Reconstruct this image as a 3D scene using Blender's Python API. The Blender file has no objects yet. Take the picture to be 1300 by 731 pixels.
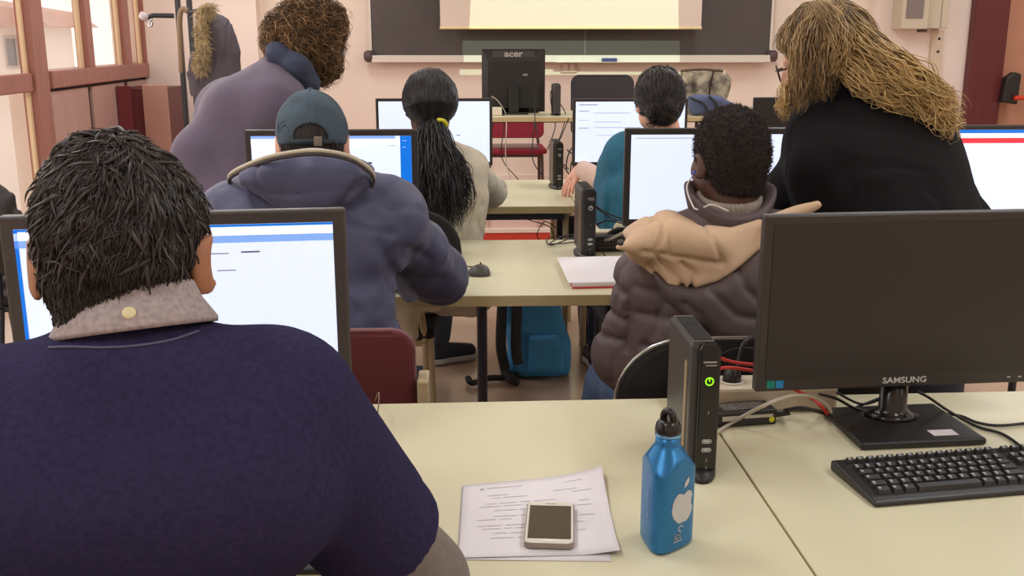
import bpy, math, random
import numpy as np
from mathutils import Vector, Matrix, Euler
C = bpy.context.scene.collection
random.seed(7); RNG = np.random.default_rng(11)
R = math.radians

# ------------------------------------------------------------ camera, world, lights
CAMZ = 1.44; PITCH = R(13.8); YAW = R(2.2); FPX = 1300.0
cam = bpy.data.objects.new('camera', bpy.data.cameras.new('camera')); C.objects.link(cam)
cam.location = (0, 0, CAMZ); cam.rotation_euler = (math.pi/2-PITCH, 0, -YAW)
cam.data.sensor_width = 36; cam.data.lens = 36*FPX/1300; cam.data.clip_start = .05
bpy.context.scene.camera = cam
vs = bpy.context.scene.view_settings
vs.view_transform = 'Standard'; vs.look = 'None'; vs.gamma = 1; vs.use_curve_mapping = False
vs.exposure = 0.0

def lin(c):
    return tuple((v/255/12.92 if v/255 <= .04045 else ((v/255+.055)/1.055)**2.4) for v in c[:3]) + (1,)

w = bpy.data.worlds.new('world'); bpy.context.scene.world = w; w.use_nodes = True
bg = w.node_tree.nodes['Background']; bg.inputs[0].default_value = lin((255, 240, 228)); bg.inputs[1].default_value = 1.35

def area(name, loc, rot, sx, sy, power, col, spread=180):
    l = bpy.data.lights.new(name, 'AREA'); l.shape = 'RECTANGLE'; l.size = sx; l.size_y = sy
    l.energy = power; l.color = lin(col)[:3]; l.spread = R(spread)
    o = bpy.data.objects.new(name, l); o.location = loc; o.rotation_euler = rot; C.objects.link(o); return o
CEIL = 3.15
LAMPS = [(x, y) for y in (-.2, 2.3, 4.8, 7.3) for x in (-1.3, 1.9, 4.6)]
for (x, y) in LAMPS:
    area('ceiling_light_glow', (x, y, CEIL-.13), (0, 0, 0), .3, 1.2, 23, (243, 250, 255))
# daylight through the window wall
area('window_daylight', (-2.62, 5.2, 2.0), (0, R(-90), 0), 1.7, 6.5, 48, (255, 244, 240))
# projector beam: a rectangular picture thrown on the screen
pl = bpy.data.lights.new('projector_beam', 'SPOT'); pl.energy = 420; pl.spot_size = R(50); pl.spot_blend = 0; pl.shadow_soft_size = .004
po = bpy.data.objects.new('projector_beam', pl); C.objects.link(po)
po.location = (.87, 5.35, 2.95); po.rotation_euler = (Vector((.87, 8.9, 2.05))-Vector(po.location)).to_track_quat('-Z', 'Y').to_euler()
pl.use_nodes = True; nt = pl.node_tree; em = nt.nodes['Emission']
tc = nt.nodes.new('ShaderNodeTexCoord'); sp = nt.nodes.new('ShaderNodeSeparateXYZ'); nt.links.new(tc.outputs['Normal'], sp.inputs[0])
def mth(nt, op, a, b=None):
    n = nt.nodes.new('ShaderNodeMath'); n.operation = op
    for i, v in enumerate((a, b)):
        if v is None: continue
        if isinstance(v, (int, float)): n.inputs[i].default_value = v
        else: nt.links.new(v, n.inputs[i])
    return n.outputs[0]
az = mth(nt, 'ABSOLUTE', sp.outputs[2])
tx = mth(nt, 'ABSOLUTE', mth(nt, 'DIVIDE', sp.outputs[0], az)); ty = mth(nt, 'ABSOLUTE', mth(nt, 'DIVIDE', sp.outputs[1], az))
msk = mth(nt, 'MULTIPLY', mth(nt, 'LESS_THAN', tx, .234), mth(nt, 'LESS_THAN', ty, .200))
nt.links.new(mth(nt, 'MULTIPLY', msk, 1.0), em.inputs['Strength']); em.inputs['Color'].default_value = lin((215, 255, 225))

# ------------------------------------------------------------ coordinates
_F = Vector((math.sin(YAW)*math.cos(PITCH), math.cos(YAW)*math.cos(PITCH), -math.sin(PITCH)))
_R = Vector((math.cos(YAW), -math.sin(YAW), 0)); _U = _R.cross(_F)
def at(x, y, Y):
    d = _F+_R*((x-650)/FPX)+_U*((365.5-y)/FPX); t = Y/d.y
    return Vector((d.x*t, Y, CAMZ+d.z*t))
def onz(x, y, z):
    d = _F+_R*((x-650)/FPX)+_U*((365.5-y)/FPX); t = (z-CAMZ)/d.z
    return Vector((d.x*t, d.y*t, z))
def onx(x, y, X):
    d = _F+_R*((x-650)/FPX)+_U*((365.5-y)/FPX); t = X/d.x
    return Vector((X, d.y*t, CAMZ+d.z*t))

# ------------------------------------------------------------ materials
_M = {}
def mat(name, col, rough=.6, metal=0, var=0, vscale=8, bump=0, bscale=60, emit=0, coat=0, stretch=None, alpha=1, sheen=0, col2=None, spec=.5):
    if name in _M: return _M[name]
    m = bpy.data.materials.new(name); m.use_nodes = True; nt = m.node_tree; b = nt.nodes['Principled BSDF']
    c = lin(col); b.inputs['Base Color'].default_value = c; b.inputs['Roughness'].default_value = rough; b.inputs['Metallic'].default_value = metal
    b.inputs['Specular IOR Level'].default_value = spec
    if coat: b.inputs['Coat Weight'].default_value = coat
    if sheen: b.inputs['Sheen Weight'].default_value = sheen; b.inputs['Sheen Roughness'].default_value = .5
    if emit: b.inputs['Emission Color'].default_value = c; b.inputs['Emission Strength'].default_value = emit
    tc = nt.nodes.new('ShaderNodeTexCoord'); src = tc.outputs['Object']
    if stretch:
        mp = nt.nodes.new('ShaderNodeMapping'); mp.inputs['Scale'].default_value = stretch; nt.links.new(src, mp.inputs[0]); src = mp.outputs[0]
    if var or col2:
        n = nt.nodes.new('ShaderNodeTexNoise'); n.inputs['Scale'].default_value = vscale; n.inputs['Detail'].default_value = 4
        nt.links.new(src, n.inputs['Vector'])
        rp = nt.nodes.new('ShaderNodeValToRGB'); rp.color_ramp.elements[0].position = .35; rp.color_ramp.elements[1].position = .65
        if col2: c1, c2 = c, lin(col2)
        else: c1 = tuple(v*(1-var) for v in c[:3])+(1,); c2 = tuple(min(1, v*(1+var)) for v in c[:3])+(1,)
        rp.color_ramp.elements[0].color = c1; rp.color_ramp.elements[1].color = c2
        nt.links.new(n.outputs[0], rp.inputs[0]); nt.links.new(rp.outputs[0], b.inputs['Base Color'])
    if bump:
        n = nt.nodes.new('ShaderNodeTexNoise'); n.inputs['Scale'].default_value = bscale; n.inputs['Detail'].default_value = 3
        nt.links.new(src, n.inputs['Vector'])
        bp = nt.nodes.new('ShaderNodeBump'); bp.inputs['Strength'].default_value = bump; bp.inputs['Distance'].default_value = .004
        nt.links.new(n.outputs[0], bp.inputs['Height']); nt.links.new(bp.outputs[0], b.inputs['Normal'])
    _M[name] = m; return m

wall_m = mat('wall_paint', (240, 222, 205), .85, var=.03, vscale=1.5, bump=.05, bscale=40)
pil_m = mat('pilaster_paint', (243, 226, 214), .8, var=.02, vscale=1.5)
floor_m = mat('floor_lino', (186, 160, 138), .28, var=.06, vscale=6, coat=.2)
ceil_m = mat('ceiling_paint', (236, 228, 218), .9)
wood_m = mat('window_wood', (164, 110, 98), .42, var=.08, vscale=5, stretch=(6, 6, .6))
panel_m = mat('panel_wood', (188, 152, 142), .45, var=.06, vscale=5, stretch=(6, 6, .6))
gap_m = mat('panel_groove', (44, 16, 18), .7)
bead_m = mat('window_bead', (235, 205, 165), .5)
desk_m = mat('desk_laminate', (216, 210, 178), .38, var=.02, vscale=3)
edge_m = mat('desk_edge', (196, 176, 128), .5)
dark_m = mat('desk_frame_dark', (52, 52, 60), .45, metal=.3)
beige_metal = mat('beige_metal', (190, 172, 140), .45)
black_pl = mat('black_plastic', (34, 31, 29), .42, bump=.05, bscale=400)
blackg_pl = mat('black_gloss', (22, 20, 19), .2)
greybez = mat('bezel_grey', (70, 64, 60), .42)
bezel = mat('bezel_dark', (52, 46, 42), .4)
off_scr = mat('screen_off', (42, 36, 33), .35)
scr = mat('screen_lit', (214, 226, 252), .4, emit=.74)
scr2 = mat('screen_white', (230, 234, 246), .4, emit=.78)
scr_blue = mat('screen_blue', (0, 104, 205), .4, emit=.8)
scr_band = mat('screen_blue_band', (120, 160, 225), .4, emit=.8)
scr_line = mat('screen_text', (150, 155, 170), .4, emit=.5)
scr_purple = mat('screen_purple', (130, 40, 140), .4, emit=.7)
scr_dark = mat('screen_dark_text', (60, 60, 70), .4, emit=.3)
scr_red = mat('screen_red', (226, 50, 64), .4, emit=.8)
white_pl = mat('white_plastic', (226, 214, 190), .4)
grey_m = mat('grey_print', (150, 146, 140), .6)
lgrey_m = mat('pale_print', (205, 205, 200), .5)
green_led = mat('green_light', (140, 230, 30), .4, emit=1.2)
chrome = mat('chrome', (190, 190, 190), .2, metal=1)
paper_m = mat('paper', (226, 220, 222), .7, bump=.03, bscale=20)
print_m = mat('paper_print', (176, 172, 176), .7)
key_m = mat('key_black', (44, 42, 42), .4)
keyp_m = mat('key_print', (175, 175, 178), .5)
red_cable = mat('red_cable', (206, 52, 40), .45)
grey_cable = mat('grey_cable', (186, 178, 162), .5)
blk_cable = mat('black_cable', (30, 26, 26), .5)
maroon = mat('maroon_fabric', (96, 30, 34), .85, bump=.3, bscale=500, sheen=.3)
redfab = mat('red_fabric', (146, 34, 52), .8, bump=.3, bscale=400)
blkfab = mat('black_fabric', (30, 28, 30), .85, bump=.2, bscale=400)
skin_m = mat('skin_light', (206, 140, 108), .5, var=.06, vscale=30)
skin_t = mat('skin_tan', (176, 120, 88), .5, var=.06, vscale=30)
skin_d = mat('skin_dark', (92, 62, 50), .45, var=.08, vscale=30)
skin_p = mat('skin_pale', (226, 170, 145), .5, var=.05, vscale=30)
eye_m = mat('eye_white', (225, 220, 215), .25)

# ------------------------------------------------------------ mesh helpers
class MB:
    def __init__(s): s.v = []; s.f = []; s.mi = []; s.sm = []
    def add(s, vs, fs, mi=0, smooth=False):
        o = len(s.v); s.v += [tuple(v) for v in vs]; s.f += [tuple(i+o for i in f) for f in fs]
        s.mi += [mi]*len(fs); s.sm += [smooth]*len(fs); return s
    def box(s, x0, x1, y0, y1, z0, z1, mi=0, M=None):
        vs = [(x, y, z) for z in (z0, z1) for y in (y0, y1) for x in (x0, x1)]
        if M is not None: vs = [M @ Vector(v) for v in vs]
        return s.add(vs, [(0, 2, 3, 1), (4, 5, 7, 6), (0, 1, 5, 4), (2, 6, 7, 3), (0, 4, 6, 2), (1, 3, 7, 5)], mi)
    def prism(s, pts, y0, y1, mi=0, axis='y', smooth=False):
        n = len(pts)
        def m(p, t): return {'y': (p[0], t, p[1]), 'z': (p[0], p[1], t), 'x': (t, p[0], p[1])}[axis]
        vs = [m(p, y0) for p in pts]+[m(p, y1) for p in pts]
        fs = [tuple(range(n)), tuple(range(2*n-1, n-1, -1))]
        s.add(vs, fs, mi)
        o = len(s.v)-2*n
        s.f += [(o+i, o+n+i, o+n+(i+1) % n, o+(i+1) % n) for i in range(n)]; s.mi += [mi]*n; s.sm += [smooth]*n
        return s
    def tube(s, pts, r, n=8, mi=0, caps=True):
        pts = [Vector(p) for p in pts]; rs = r if isinstance(r, (list, tuple)) else [r]*len(pts)
        rings = []; up = Vector((0, 0, 1))
        prev = None
        for i, p in enumerate(pts):
            t = (pts[min(i+1, len(pts)-1)]-pts[max(i-1, 0)]).normalized()
            a = prev if prev is not None else (up if abs(t.dot(up)) < .9 else Vector((1, 0, 0)))
            u = (a-t*a.dot(t)).normalized(); v = t.cross(u); prev = u
            rings.append([p+(u*math.cos(k*2*math.pi/n)+v*math.sin(k*2*math.pi/n))*rs[i] for k in range(n)])
        vs = [q for rg in rings for q in rg]
        fs = [(i*n+k, i*n+(k+1) % n, (i+1)*n+(k+1) % n, (i+1)*n+k) for i in range(len(pts)-1) for k in range(n)]
        s.add(vs, fs, mi, True)
        if caps: s.add(rings[0], [tuple(range(n-1, -1, -1))], mi); s.add(rings[-1], [tuple(range(n))], mi)
        return s
    def lathe(s, prof, c=(0, 0, 0), n=24, mi=0, fx=None):
        vs = []; m = len(prof)
        for (r, z) in prof:
            for k in range(n):
                a = k*2*math.pi/n; rr = fx(r, z, a) if fx else r
                vs.append((c[0]+rr*math.cos(a), c[1]+rr*math.sin(a), c[2]+z))
        fs = [(i*n+k, i*n+(k+1) % n, (i+1)*n+(k+1) % n, (i+1)*n+k) for i in range(m-1) for k in range(n)]
        s.add(vs, fs, mi, True); s.add([], [])
        o = len(s.v)-len(vs)
        s.f += [tuple(o+k for k in range(n-1, -1, -1)), tuple(o+(m-1)*n+k for k in range(n))]; s.mi += [mi]*2; s.sm += [False]*2
        return s
    def build(s, name, mats, parent=None, loc=None, rot=None, bevel=0, segs=2):
        me = bpy.data.meshes.new(name); me.from_pydata(s.v, [], s.f); me.update()
        for m in (mats if isinstance(mats, (list, tuple)) else [mats]): me.materials.append(m)
        me.polygons.foreach_set('material_index', s.mi); me.polygons.foreach_set('use_smooth', s.sm)
        o = bpy.data.objects.new(name, me); C.objects.link(o)
        if parent is not None: o.parent = parent
        if loc is not None: o.location = loc
        if rot is not None: o.rotation_euler = rot
        if bevel:
            b = o.modifiers.new('bevel', 'BEVEL'); b.width = bevel; b.segments = segs; b.limit_method = 'ANGLE'; b.angle_limit = R(40)
        return o
def tag(o, label=None, cat=None, group=None, kind=None):
    if label: o['label'] = label
    if cat: o['category'] = cat
    if group: o['group'] = group
    if kind: o['kind'] = kind
    return o
def empty(name, loc, rz=0, label=None, cat=None, group=None):
    o = bpy.data.objects.new(name, None); o.empty_display_size = .05; C.objects.link(o); o.location = loc; o.rotation_euler = (0, 0, rz)
    return tag(o, label, cat, group)
def copy_tree(o, parent=None):
    c = o.copy(); C.objects.link(c)
    if parent is not None: c.parent = parent
    for ch in [q for q in o.children]: copy_tree(ch, c)
    return c
def smoothpath(pts, n=8):
    pts = [Vector(p) for p in pts]; out = []
    P = [pts[0]*2-pts[1]]+pts+[pts[-1]*2-pts[-2]]
    for i in range(1, len(P)-2):
        for k in range(n):
            t = k/n; a, b, c, d = P[i-1:i+3]
            out.append(.5*((2*b)+(c-a)*t+(2*a-5*b+4*c-d)*t*t+(3*b-a-3*c+d)*t**3))
    out.append(pts[-1]); return out
def text(name, body, size, m, parent, loc, rot, depth=.0006, align='CENTER', sx=1, off=0):
    cu = bpy.data.curves.new(name, 'FONT'); cu.body = body; cu.size = size; cu.extrude = depth; cu.align_x = align; cu.align_y = 'CENTER'; cu.offset = off
    t = bpy.data.objects.new(name, cu); C.objects.link(t); dg = bpy.context.evaluated_depsgraph_get(); dg.update()
    me = bpy.data.meshes.new_from_object(t.evaluated_get(dg)); C.objects.unlink(t); bpy.data.objects.remove(t)
    me.materials.clear(); me.materials.append(m)
    o = bpy.data.objects.new(name, me); C.objects.link(o); o.parent = parent; o.location = loc; o.rotation_euler = rot; o.scale = (sx, 1, 1); return o

# ------------------------------------------------------------ soft-body meshing (signed distance -> surface nets)
def surf_nets(D, lo, h):
    D = D.copy(); D[0] = D[-1] = 1; D[:, 0] = D[:, -1] = 1; D[:, :, 0] = D[:, :, -1] = 1
    S = D < 0; nx, ny, nz = D.shape
    cnt = np.zeros((nx-1, ny-1, nz-1), np.int8)
    for i in (0, 1):
        for j in (0, 1):
            for k in (0, 1): cnt += S[i:nx-1+i, j:ny-1+j, k:nz-1+k]
    act = (cnt > 0) & (cnt < 8); I, J, K = np.nonzero(act); n = len(I)
    idx = -np.ones(act.shape, np.int64); idx[I, J, K] = np.arange(n)
    acc = np.zeros((n, 3)); c = np.zeros(n)
    corners = [(i, j, k) for i in (0, 1) for j in (0, 1) for k in (0, 1)]
    for a in corners:
        for b in corners:
            if a < b and sum(abs(p-q) for p, q in zip(a, b)) == 1:
                da = D[I+a[0], J+a[1], K+a[2]]; db = D[I+b[0], J+b[1], K+b[2]]
                m = (da < 0) != (db < 0); t = np.where(m, da/np.where(m, da-db, 1), 0)
                for q in range(3): acc[:, q] += np.where(m, a[q]+t*(b[q]-a[q]), 0)
                c += m
    P = (acc/c[:, None]+np.stack([I, J, K], 1))*h+np.array(lo)
    Q = []
    def quads(ax):
        sl0 = [slice(1, -1)]*3; sl1 = [slice(1, -1)]*3; sl0[ax] = slice(0, -1); sl1[ax] = slice(1, None)
        A = S[tuple(sl0)]; B = S[tuple(sl1)]; m = A != B; p = np.stack(np.nonzero(m), 1); inside = A[m]
        off = np.array([1, 1, 1]); off[ax] = 0; p = p+off
        u, v = [(1, 2), (2, 0), (0, 1)][ax]
        eu = np.zeros(3, int); eu[u] = 1; ev = np.zeros(3, int); ev[v] = 1
        g = lambda r: idx[r[:, 0], r[:, 1], r[:, 2]]
        q = np.stack([g(p-eu-ev), g(p-ev), g(p), g(p-eu)], 1)
        q[~inside] = q[~inside][:, ::-1]; Q.append(q)
    for ax in range(3): quads(ax)
    return P, np.concatenate(Q)
def grid(lo, hi, h):
    ax = [np.arange(lo[i], hi[i]+h, h, dtype=np.float32) for i in range(3)]
    return np.meshgrid(*ax, indexing='ij')
def smin(a, b, k):
    if k <= 0: return np.minimum(a, b)
    hh = np.clip(k-np.abs(a-b), 0, None)/k; return np.minimum(a, b)-hh*hh*k*.25
def smax(a, b, k): return -smin(-a, -b, k)
def cap(G, a, b, ra, rb):
    a = np.array(a, np.float32); b = np.array(b, np.float32); d = b-a; L = float(d@d)+1e-9
    px, py, pz = G[0]-a[0], G[1]-a[1], G[2]-a[2]
    t = np.clip((px*d[0]+py*d[1]+pz*d[2])/L, 0, 1)
    return np.sqrt((px-t*d[0])**2+(py-t*d[1])**2+(pz-t*d[2])**2)-(ra+(rb-ra)*t)
def ell(G, c, r, M=None):
    p = [G[i]-c[i] for i in range(3)]
    if M is not None:
        Mi = M.transposed(); p = [Mi[i][0]*p[0]+Mi[i][1]*p[1]+Mi[i][2]*p[2] for i in range(3)]
    k0 = np.sqrt(sum((p[i]/r[i])**2 for i in range(3)))+1e-6; k1 = np.sqrt(sum((p[i]/r[i]**2)**2 for i in range(3)))+1e-6
    return k0*(k0-1)/k1
def prims(G, lst, k=.03):
    """lst: ('c',a,b,ra,rb[,k]) or ('e',c,r,M[,k])"""
    d = None
    for p in lst:
        q = cap(G, *p[1:5]) if p[0] == 'c' else ell(G, *p[1:4])
        kk = p[5] if p[0] == 'c' and len(p) > 5 else (p[4] if p[0] == 'e' and len(p) > 4 else k)
        d = q if d is None else smin(d, q, kk)
    return d
def bounds(lst, pad=.03):
    lo = np.full(3, 1e9); hi = -lo
    for p in lst:
        if p[0] == 'c': it = ((p[1], p[3]), (p[2], p[4]))
        else: it = ((p[1], max(p[2])),)
        for c, r in it: lo = np.minimum(lo, np.array(c)-r); hi = np.maximum(hi, np.array(c)+r)
    return lo-pad, hi+pad
_tabs = {}
def vnoise(G, scale, seed=0, stretch=(1, 1, 1)):
    if seed not in _tabs: _tabs[seed] = np.random.default_rng(seed).random((32, 32, 32)).astype(np.float32)
    T = _tabs[seed]; p = [G[i]*scale*stretch[i]+100 for i in range(3)]
    f = [np.floor(q).astype(np.int32) for q in p]; t = [p[i]-f[i] for i in range(3)]; t = [q*q*(3-2*q) for q in t]
    r = 0
    for i in (0, 1):
        for j in (0, 1):
            for k in (0, 1):
                wgt = (t[0] if i else 1-t[0])*(t[1] if j else 1-t[1])*(t[2] if k else 1-t[2])
                r = r+wgt*T[(f[0]+i) & 31, (f[1]+j) & 31, (f[2]+k) & 31]
    return r*2-1
def poly2(u, v, pts):
    """signed distance to polygon in a plane (inside negative)"""
    d = np.full(u.shape, 1e9, np.float32); s = np.zeros(u.shape, bool); n = len(pts)
    for i in range(n):
        ax, ay = pts[i]; bx, by = pts[(i+1) % n]; ex, ey = bx-ax, by-ay
        wx, wy = u-ax, v-ay; t = np.clip((wx*ex+wy*ey)/(ex*ex+ey*ey+1e-12), 0, 1)
        d = np.minimum(d, (wx-ex*t)**2+(wy-ey*t)**2)
        cnd = ((ay > v) != (by > v)) & (u < (bx-ax)*(v-ay)/((by-ay) if abs(by-ay) > 1e-9 else 1e-9)+ax)
        s ^= cnd
    return np.where(s, -1, 1)*np.sqrt(d)
def line2(u, v, pts):
    d = np.full(u.shape, 1e9, np.float32)
    for i in range(len(pts)-1):
        ax, ay = pts[i]; bx, by = pts[i+1]; ex, ey = bx-ax, by-ay
        wx, wy = u-ax, v-ay; t = np.clip((wx*ex+wy*ey)/(ex*ex+ey*ey+1e-12), 0, 1)
        d = np.minimum(d, (wx-ex*t)**2+(wy-ey*t)**2)
    return np.sqrt(d)
def xz(pl, Y): return [(at(x, y, Y).x, at(x, y, Y).z) for x, y in pl]
def np_obj(name, P, Q, m, parent=None, smooth=True):
    me = bpy.data.meshes.new(name); me.vertices.add(len(P)); me.vertices.foreach_set('co', np.asarray(P, np.float32).ravel())
    k = Q.shape[1]
    me.loops.add(Q.size); me.polygons.add(len(Q)); me.loops.foreach_set('vertex_index', Q.ravel().astype(np.int32))
    me.polygons.foreach_set('loop_start', np.arange(0, Q.size, k, dtype=np.int32)); me.polygons.foreach_set('loop_total', np.full(len(Q), k, np.int32))
    me.update(calc_edges=True); me.validate()
    me.materials.append(m)
    me.polygons.foreach_set('use_smooth', [smooth]*len(me.polygons))
    o = bpy.data.objects.new(name, me); C.objects.link(o)
    if parent is not None: o.parent = parent
    return o
def sdf_obj(name, fn, lo, hi, h, m, parent=None):
    G = grid(lo, hi, h); D = fn(G); P, Q = surf_nets(D, (G[0][0, 0, 0], G[1][0, 0, 0], G[2][0, 0, 0]), h)
    return np_obj(name, P, Q, m, parent)
def sdf_join(name, parts, m, parent=None):
    """several grids (fn,lo,hi,h) joined in one mesh: finer voxels for head and hands"""
    Ps, Qs, o = [], [], 0
    for fn, lo, hi, h in parts:
        G = grid(lo, hi, h); P, Q = surf_nets(fn(G), (G[0][0, 0, 0], G[1][0, 0, 0], G[2][0, 0, 0]), h)
        Ps.append(P); Qs.append(Q+o); o += len(P)
    return np_obj(name, np.concatenate(Ps), np.concatenate(Qs), m, parent)
def strands(name, paths, r0, m, parent, sides=3, taper=.15):
    """paths: (S,N,3); thin tapered tubes"""
    S, N, _ = paths.shape
    T = np.gradient(paths, axis=1); T /= np.linalg.norm(T, axis=2, keepdims=True)+1e-9
    a = np.array([.31, .17, .93]); U = np.cross(T, a); U /= np.linalg.norm(U, axis=2, keepdims=True)+1e-9; V = np.cross(T, U)
    r0 = np.asarray(r0).reshape(-1, 1) if np.ndim(r0) else np.full((S, 1), r0)
    rad = r0*(taper+(1-taper)*np.sin(np.linspace(.35, 1, N)*math.pi)[None])
    rings = [paths+rad[:, :, None]*(U*math.cos(k*2*math.pi/sides)+V*math.sin(k*2*math.pi/sides)) for k in range(sides)]
    P = np.stack(rings, 2).reshape(-1, 3)
    s, n, k = np.meshgrid(np.arange(S), np.arange(N-1), np.arange(sides), indexing='ij')
    b = s*N*sides+n*sides; q = np.stack([b+k, b+(k+1) % sides, b+sides+(k+1) % sides, b+sides+k], -1).reshape(-1, 4)
    return np_obj(name, P, q, m, parent)

# ============================================================ THE ROOM
YW = 9.2; XL = -2.79; XR = 6.2; YB = -1.6
glass_m = bpy.data.materials.new('window_glass'); glass_m.use_nodes = True
_n = glass_m.node_tree; _b = _n.nodes['Principled BSDF']; _t = _n.nodes.new('ShaderNodeBsdfTransparent'); _x = _n.nodes.new('ShaderNodeMixShader')
_b.inputs['Roughness'].default_value = .03; _b.inputs['Base Color'].default_value = (1, 1, 1, 1); _x.inputs[0].default_value = .08
_n.links.new(_t.outputs[0], _x.inputs[1]); _n.links.new(_b.outputs[0], _x.inputs[2]); _n.links.new(_x.outputs[0], _n.nodes['Material Output'].inputs[0])
def struct(name, mb, m, parent=None, bevel=0):
    o = mb.build(name, m, parent, bevel=bevel)
    if parent is None: o['kind'] = 'structure'
    return o
struct('floor', MB().box(XL-.3, XR, YB, YW, -.1, 0), floor_m)
struct('ceiling', MB().box(XL-.3, XR, YB, YW, CEIL, CEIL+.1), ceil_m)
struct('wall_front', MB().box(XL-.3, 4.6, YW, YW+.2, 0, CEIL).box(5.75, XR+.2, YW, YW+.2, 0, CEIL).box(4.6, 5.75, YW, YW+.2, 2.4, CEIL), wall_m)
struct('wall_right', MB().box(XR, XR+.2, YB, YW, 0, CEIL), wall_m)
struct('wall_back', MB().box(XL-.3, XR, YB-.2, YB, 0, CEIL), wall_m)
struct('trim_1', MB().box(XL+.0, at(326, 30, 9.05).x, 9.05, YW, 0.15, CEIL), pil_m)
struct('trim_2', MB().box(at(1112, 30, 9.1).x, 4.36, 9.1, YW, 0.15, CEIL), pil_m)
# left wall: timber windows above and below a rail, timber panels near the corner
struct('wall_left', MB().box(XL-.25, XL, YB, YW, 2.85, CEIL).box(XL-.25, XL-.05, 6.95, YW, 0, 1.1).box(XL-.25, XL, YB, 6.72, 0, .12), wall_m)
posts = [-1.5, -.4, .75, 1.9, 3.05, 4.2, 5.4]
fr = MB()
for y in posts: fr.box(XL-.06, XL+.02, y-.05, y+.05, .12, 2.85)
fr.box(XL-.06, XL+.035, 6.72, 6.93, 0, 2.85)
fr.box(XL-.06, XL+.02, YB, 6.7, 1.10, 1.215).box(XL-.14, XL+.02, YB, 6.7, 2.72, 2.85).box(XL-.14, XL+.02, YB, 6.7, .1, .2)
w1 = struct('window_1', fr, wood_m, bevel=.008)
w1b = MB()
for y in posts+[6.77]:
    w1b.box(XL-.03, XL-.008, y-.085, y-.0505, .2, 1.10).box(XL-.03, XL-.008, y-.085, y-.0505, 1.215, 2.72)
w1b.build('glazing_bead', bead_m, w1)
MB().box(XL-.085, XL-.078, YB, 6.7, .2, 2.72).build('glass_pane', glass_m, w1)
fr = MB()
for (a, b) in ((7.69, 7.81), (8.52, 8.66), (9.04, 9.2)): fr.box(XL-.06, XL+.03, a, b, 1.2, 2.85)
fr.box(XL-.16, XL+.04, 6.97, 9.2, 1.105, 1.22).box(XL-.14, XL+.03, 6.97, 9.2, 2.72, 2.85)
w2 = struct('window_2', fr, wood_m, bevel=.008)
bd = MB()
for (a, b) in ((7.63, 7.689), (8.46, 8.519), (8.98, 9.039)): bd.box(XL-.03, XL-.008, a, b-.002, 1.22, 2.72)
bd.build('glazing_bead', bead_m, w2)
MB().box(XL-.085, XL-.078, 6.97, 9.1, 1.22, 2.72).build('glass_pane', glass_m, w2)
pn = MB().box(XL-.05, XL-.01, 6.97, 9.2, 0, 1.105, 1)
for (a, b) in ((6.99, 7.66), (7.74, 8.46), (8.54, 9.1)): pn.box(XL-.03, XL+.012, a, b, .08, 1.085, 0)
struct('trim_3', pn, [panel_m, gap_m], bevel=.004)
# skirting and platform
struct('baseboard_front', MB().box(XL, 4.5, YW-.03, YW, .15, .23), wall_m)
dais_m = mat('platform_top', (206, 160, 148), .22, var=.03, vscale=4, coat=.3)
dais_f = mat('platform_red', (196, 58, 46), .4, var=.05)
dais_e = mat('platform_nosing', (226, 206, 190), .4)
struct('trim_4', MB().box(-2.4, 4.1, 6.97, YW, 0, .148, 0).box(-2.4, 4.1, 6.95, 6.968, 0, .125, 1).box(-2.41, 4.11, 6.94, 6.985, .126, .152, 2), [dais_m, dais_f, dais_e])
# door on the right of the front wall
red_wood = mat('door_red', (98, 36, 36), .45, var=.06, vscale=4, stretch=(5, 5, .5))
pinkp = mat('door_panel', (196, 140, 112), .6, var=.03)
struct('door_1', MB().box(4.36, 4.66, 9.0, YW+.1, 0, 2.5, 0).box(5.6, 5.8, 9.0, YW+.1, 0, 2.5, 0).box(4.36, 5.8, 9.0, YW+.1, 2.3, 2.5, 0).box(4.66, 5.6, 9.12, 9.17, .02, 2.3, 1), [red_wood, pinkp], bevel=.01)
pb = empty('panic_bar', (4.72, 9.0, .99), 0, 'orange push bar with black housing across the door at far right', 'door bar')
MB().prism([(-.09, -.11), (.05, -.13), (.06, .13), (.0, .15), (-.07, .1)], -.09, -.001).build('housing', black_pl, pb, bevel=.012)
MB().tube([(0.0, -.12, -.07), (.85, -.12, -.07)], .02, 12).build('bar', mat('bar_orange', (214, 66, 34), .4), pb)

# outside: pale neighbouring house
fac = mat('house_wall', (232, 220, 212), .9, var=.03, vscale=1)
hs = empty('house', (-13, 24, -3.5), R(0), 'pale plastered house with tiled roof seen through the left windows', 'building')
MB().box(-9, 3.3, 0, 2, 0, 5.2).build('wall', fac, hs)
MB().prism([(-9.4, 5.15), (3.8, 5.15), (3.3, 5.5), (-1.0, 6.2), (-5, 6.2)], -.5, 2.5).build('roof', mat('roof_tile', (196, 160, 148), .9, var=.08, vscale=3), hs)
for i in range(5):
    x = 2.55-i*1.4
    f = MB().box(x, x+.56, -.06, .0, 4.25, 4.95).build('window', mat('house_frame', (190, 176, 168), .8), hs)
    MB().box(x+.06, x+.25, -.08, -.062, 4.31, 4.89).box(x+.31, x+.5, -.08, -.062, 4.31, 4.89).build('pane', mat('house_pane', (128, 124, 128), .4), f)
struct('ground', MB().box(-60, XL-.4, -20, 80, -3.6, -3.5), mat('outside_ground', (214, 208, 200), .9))

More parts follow.
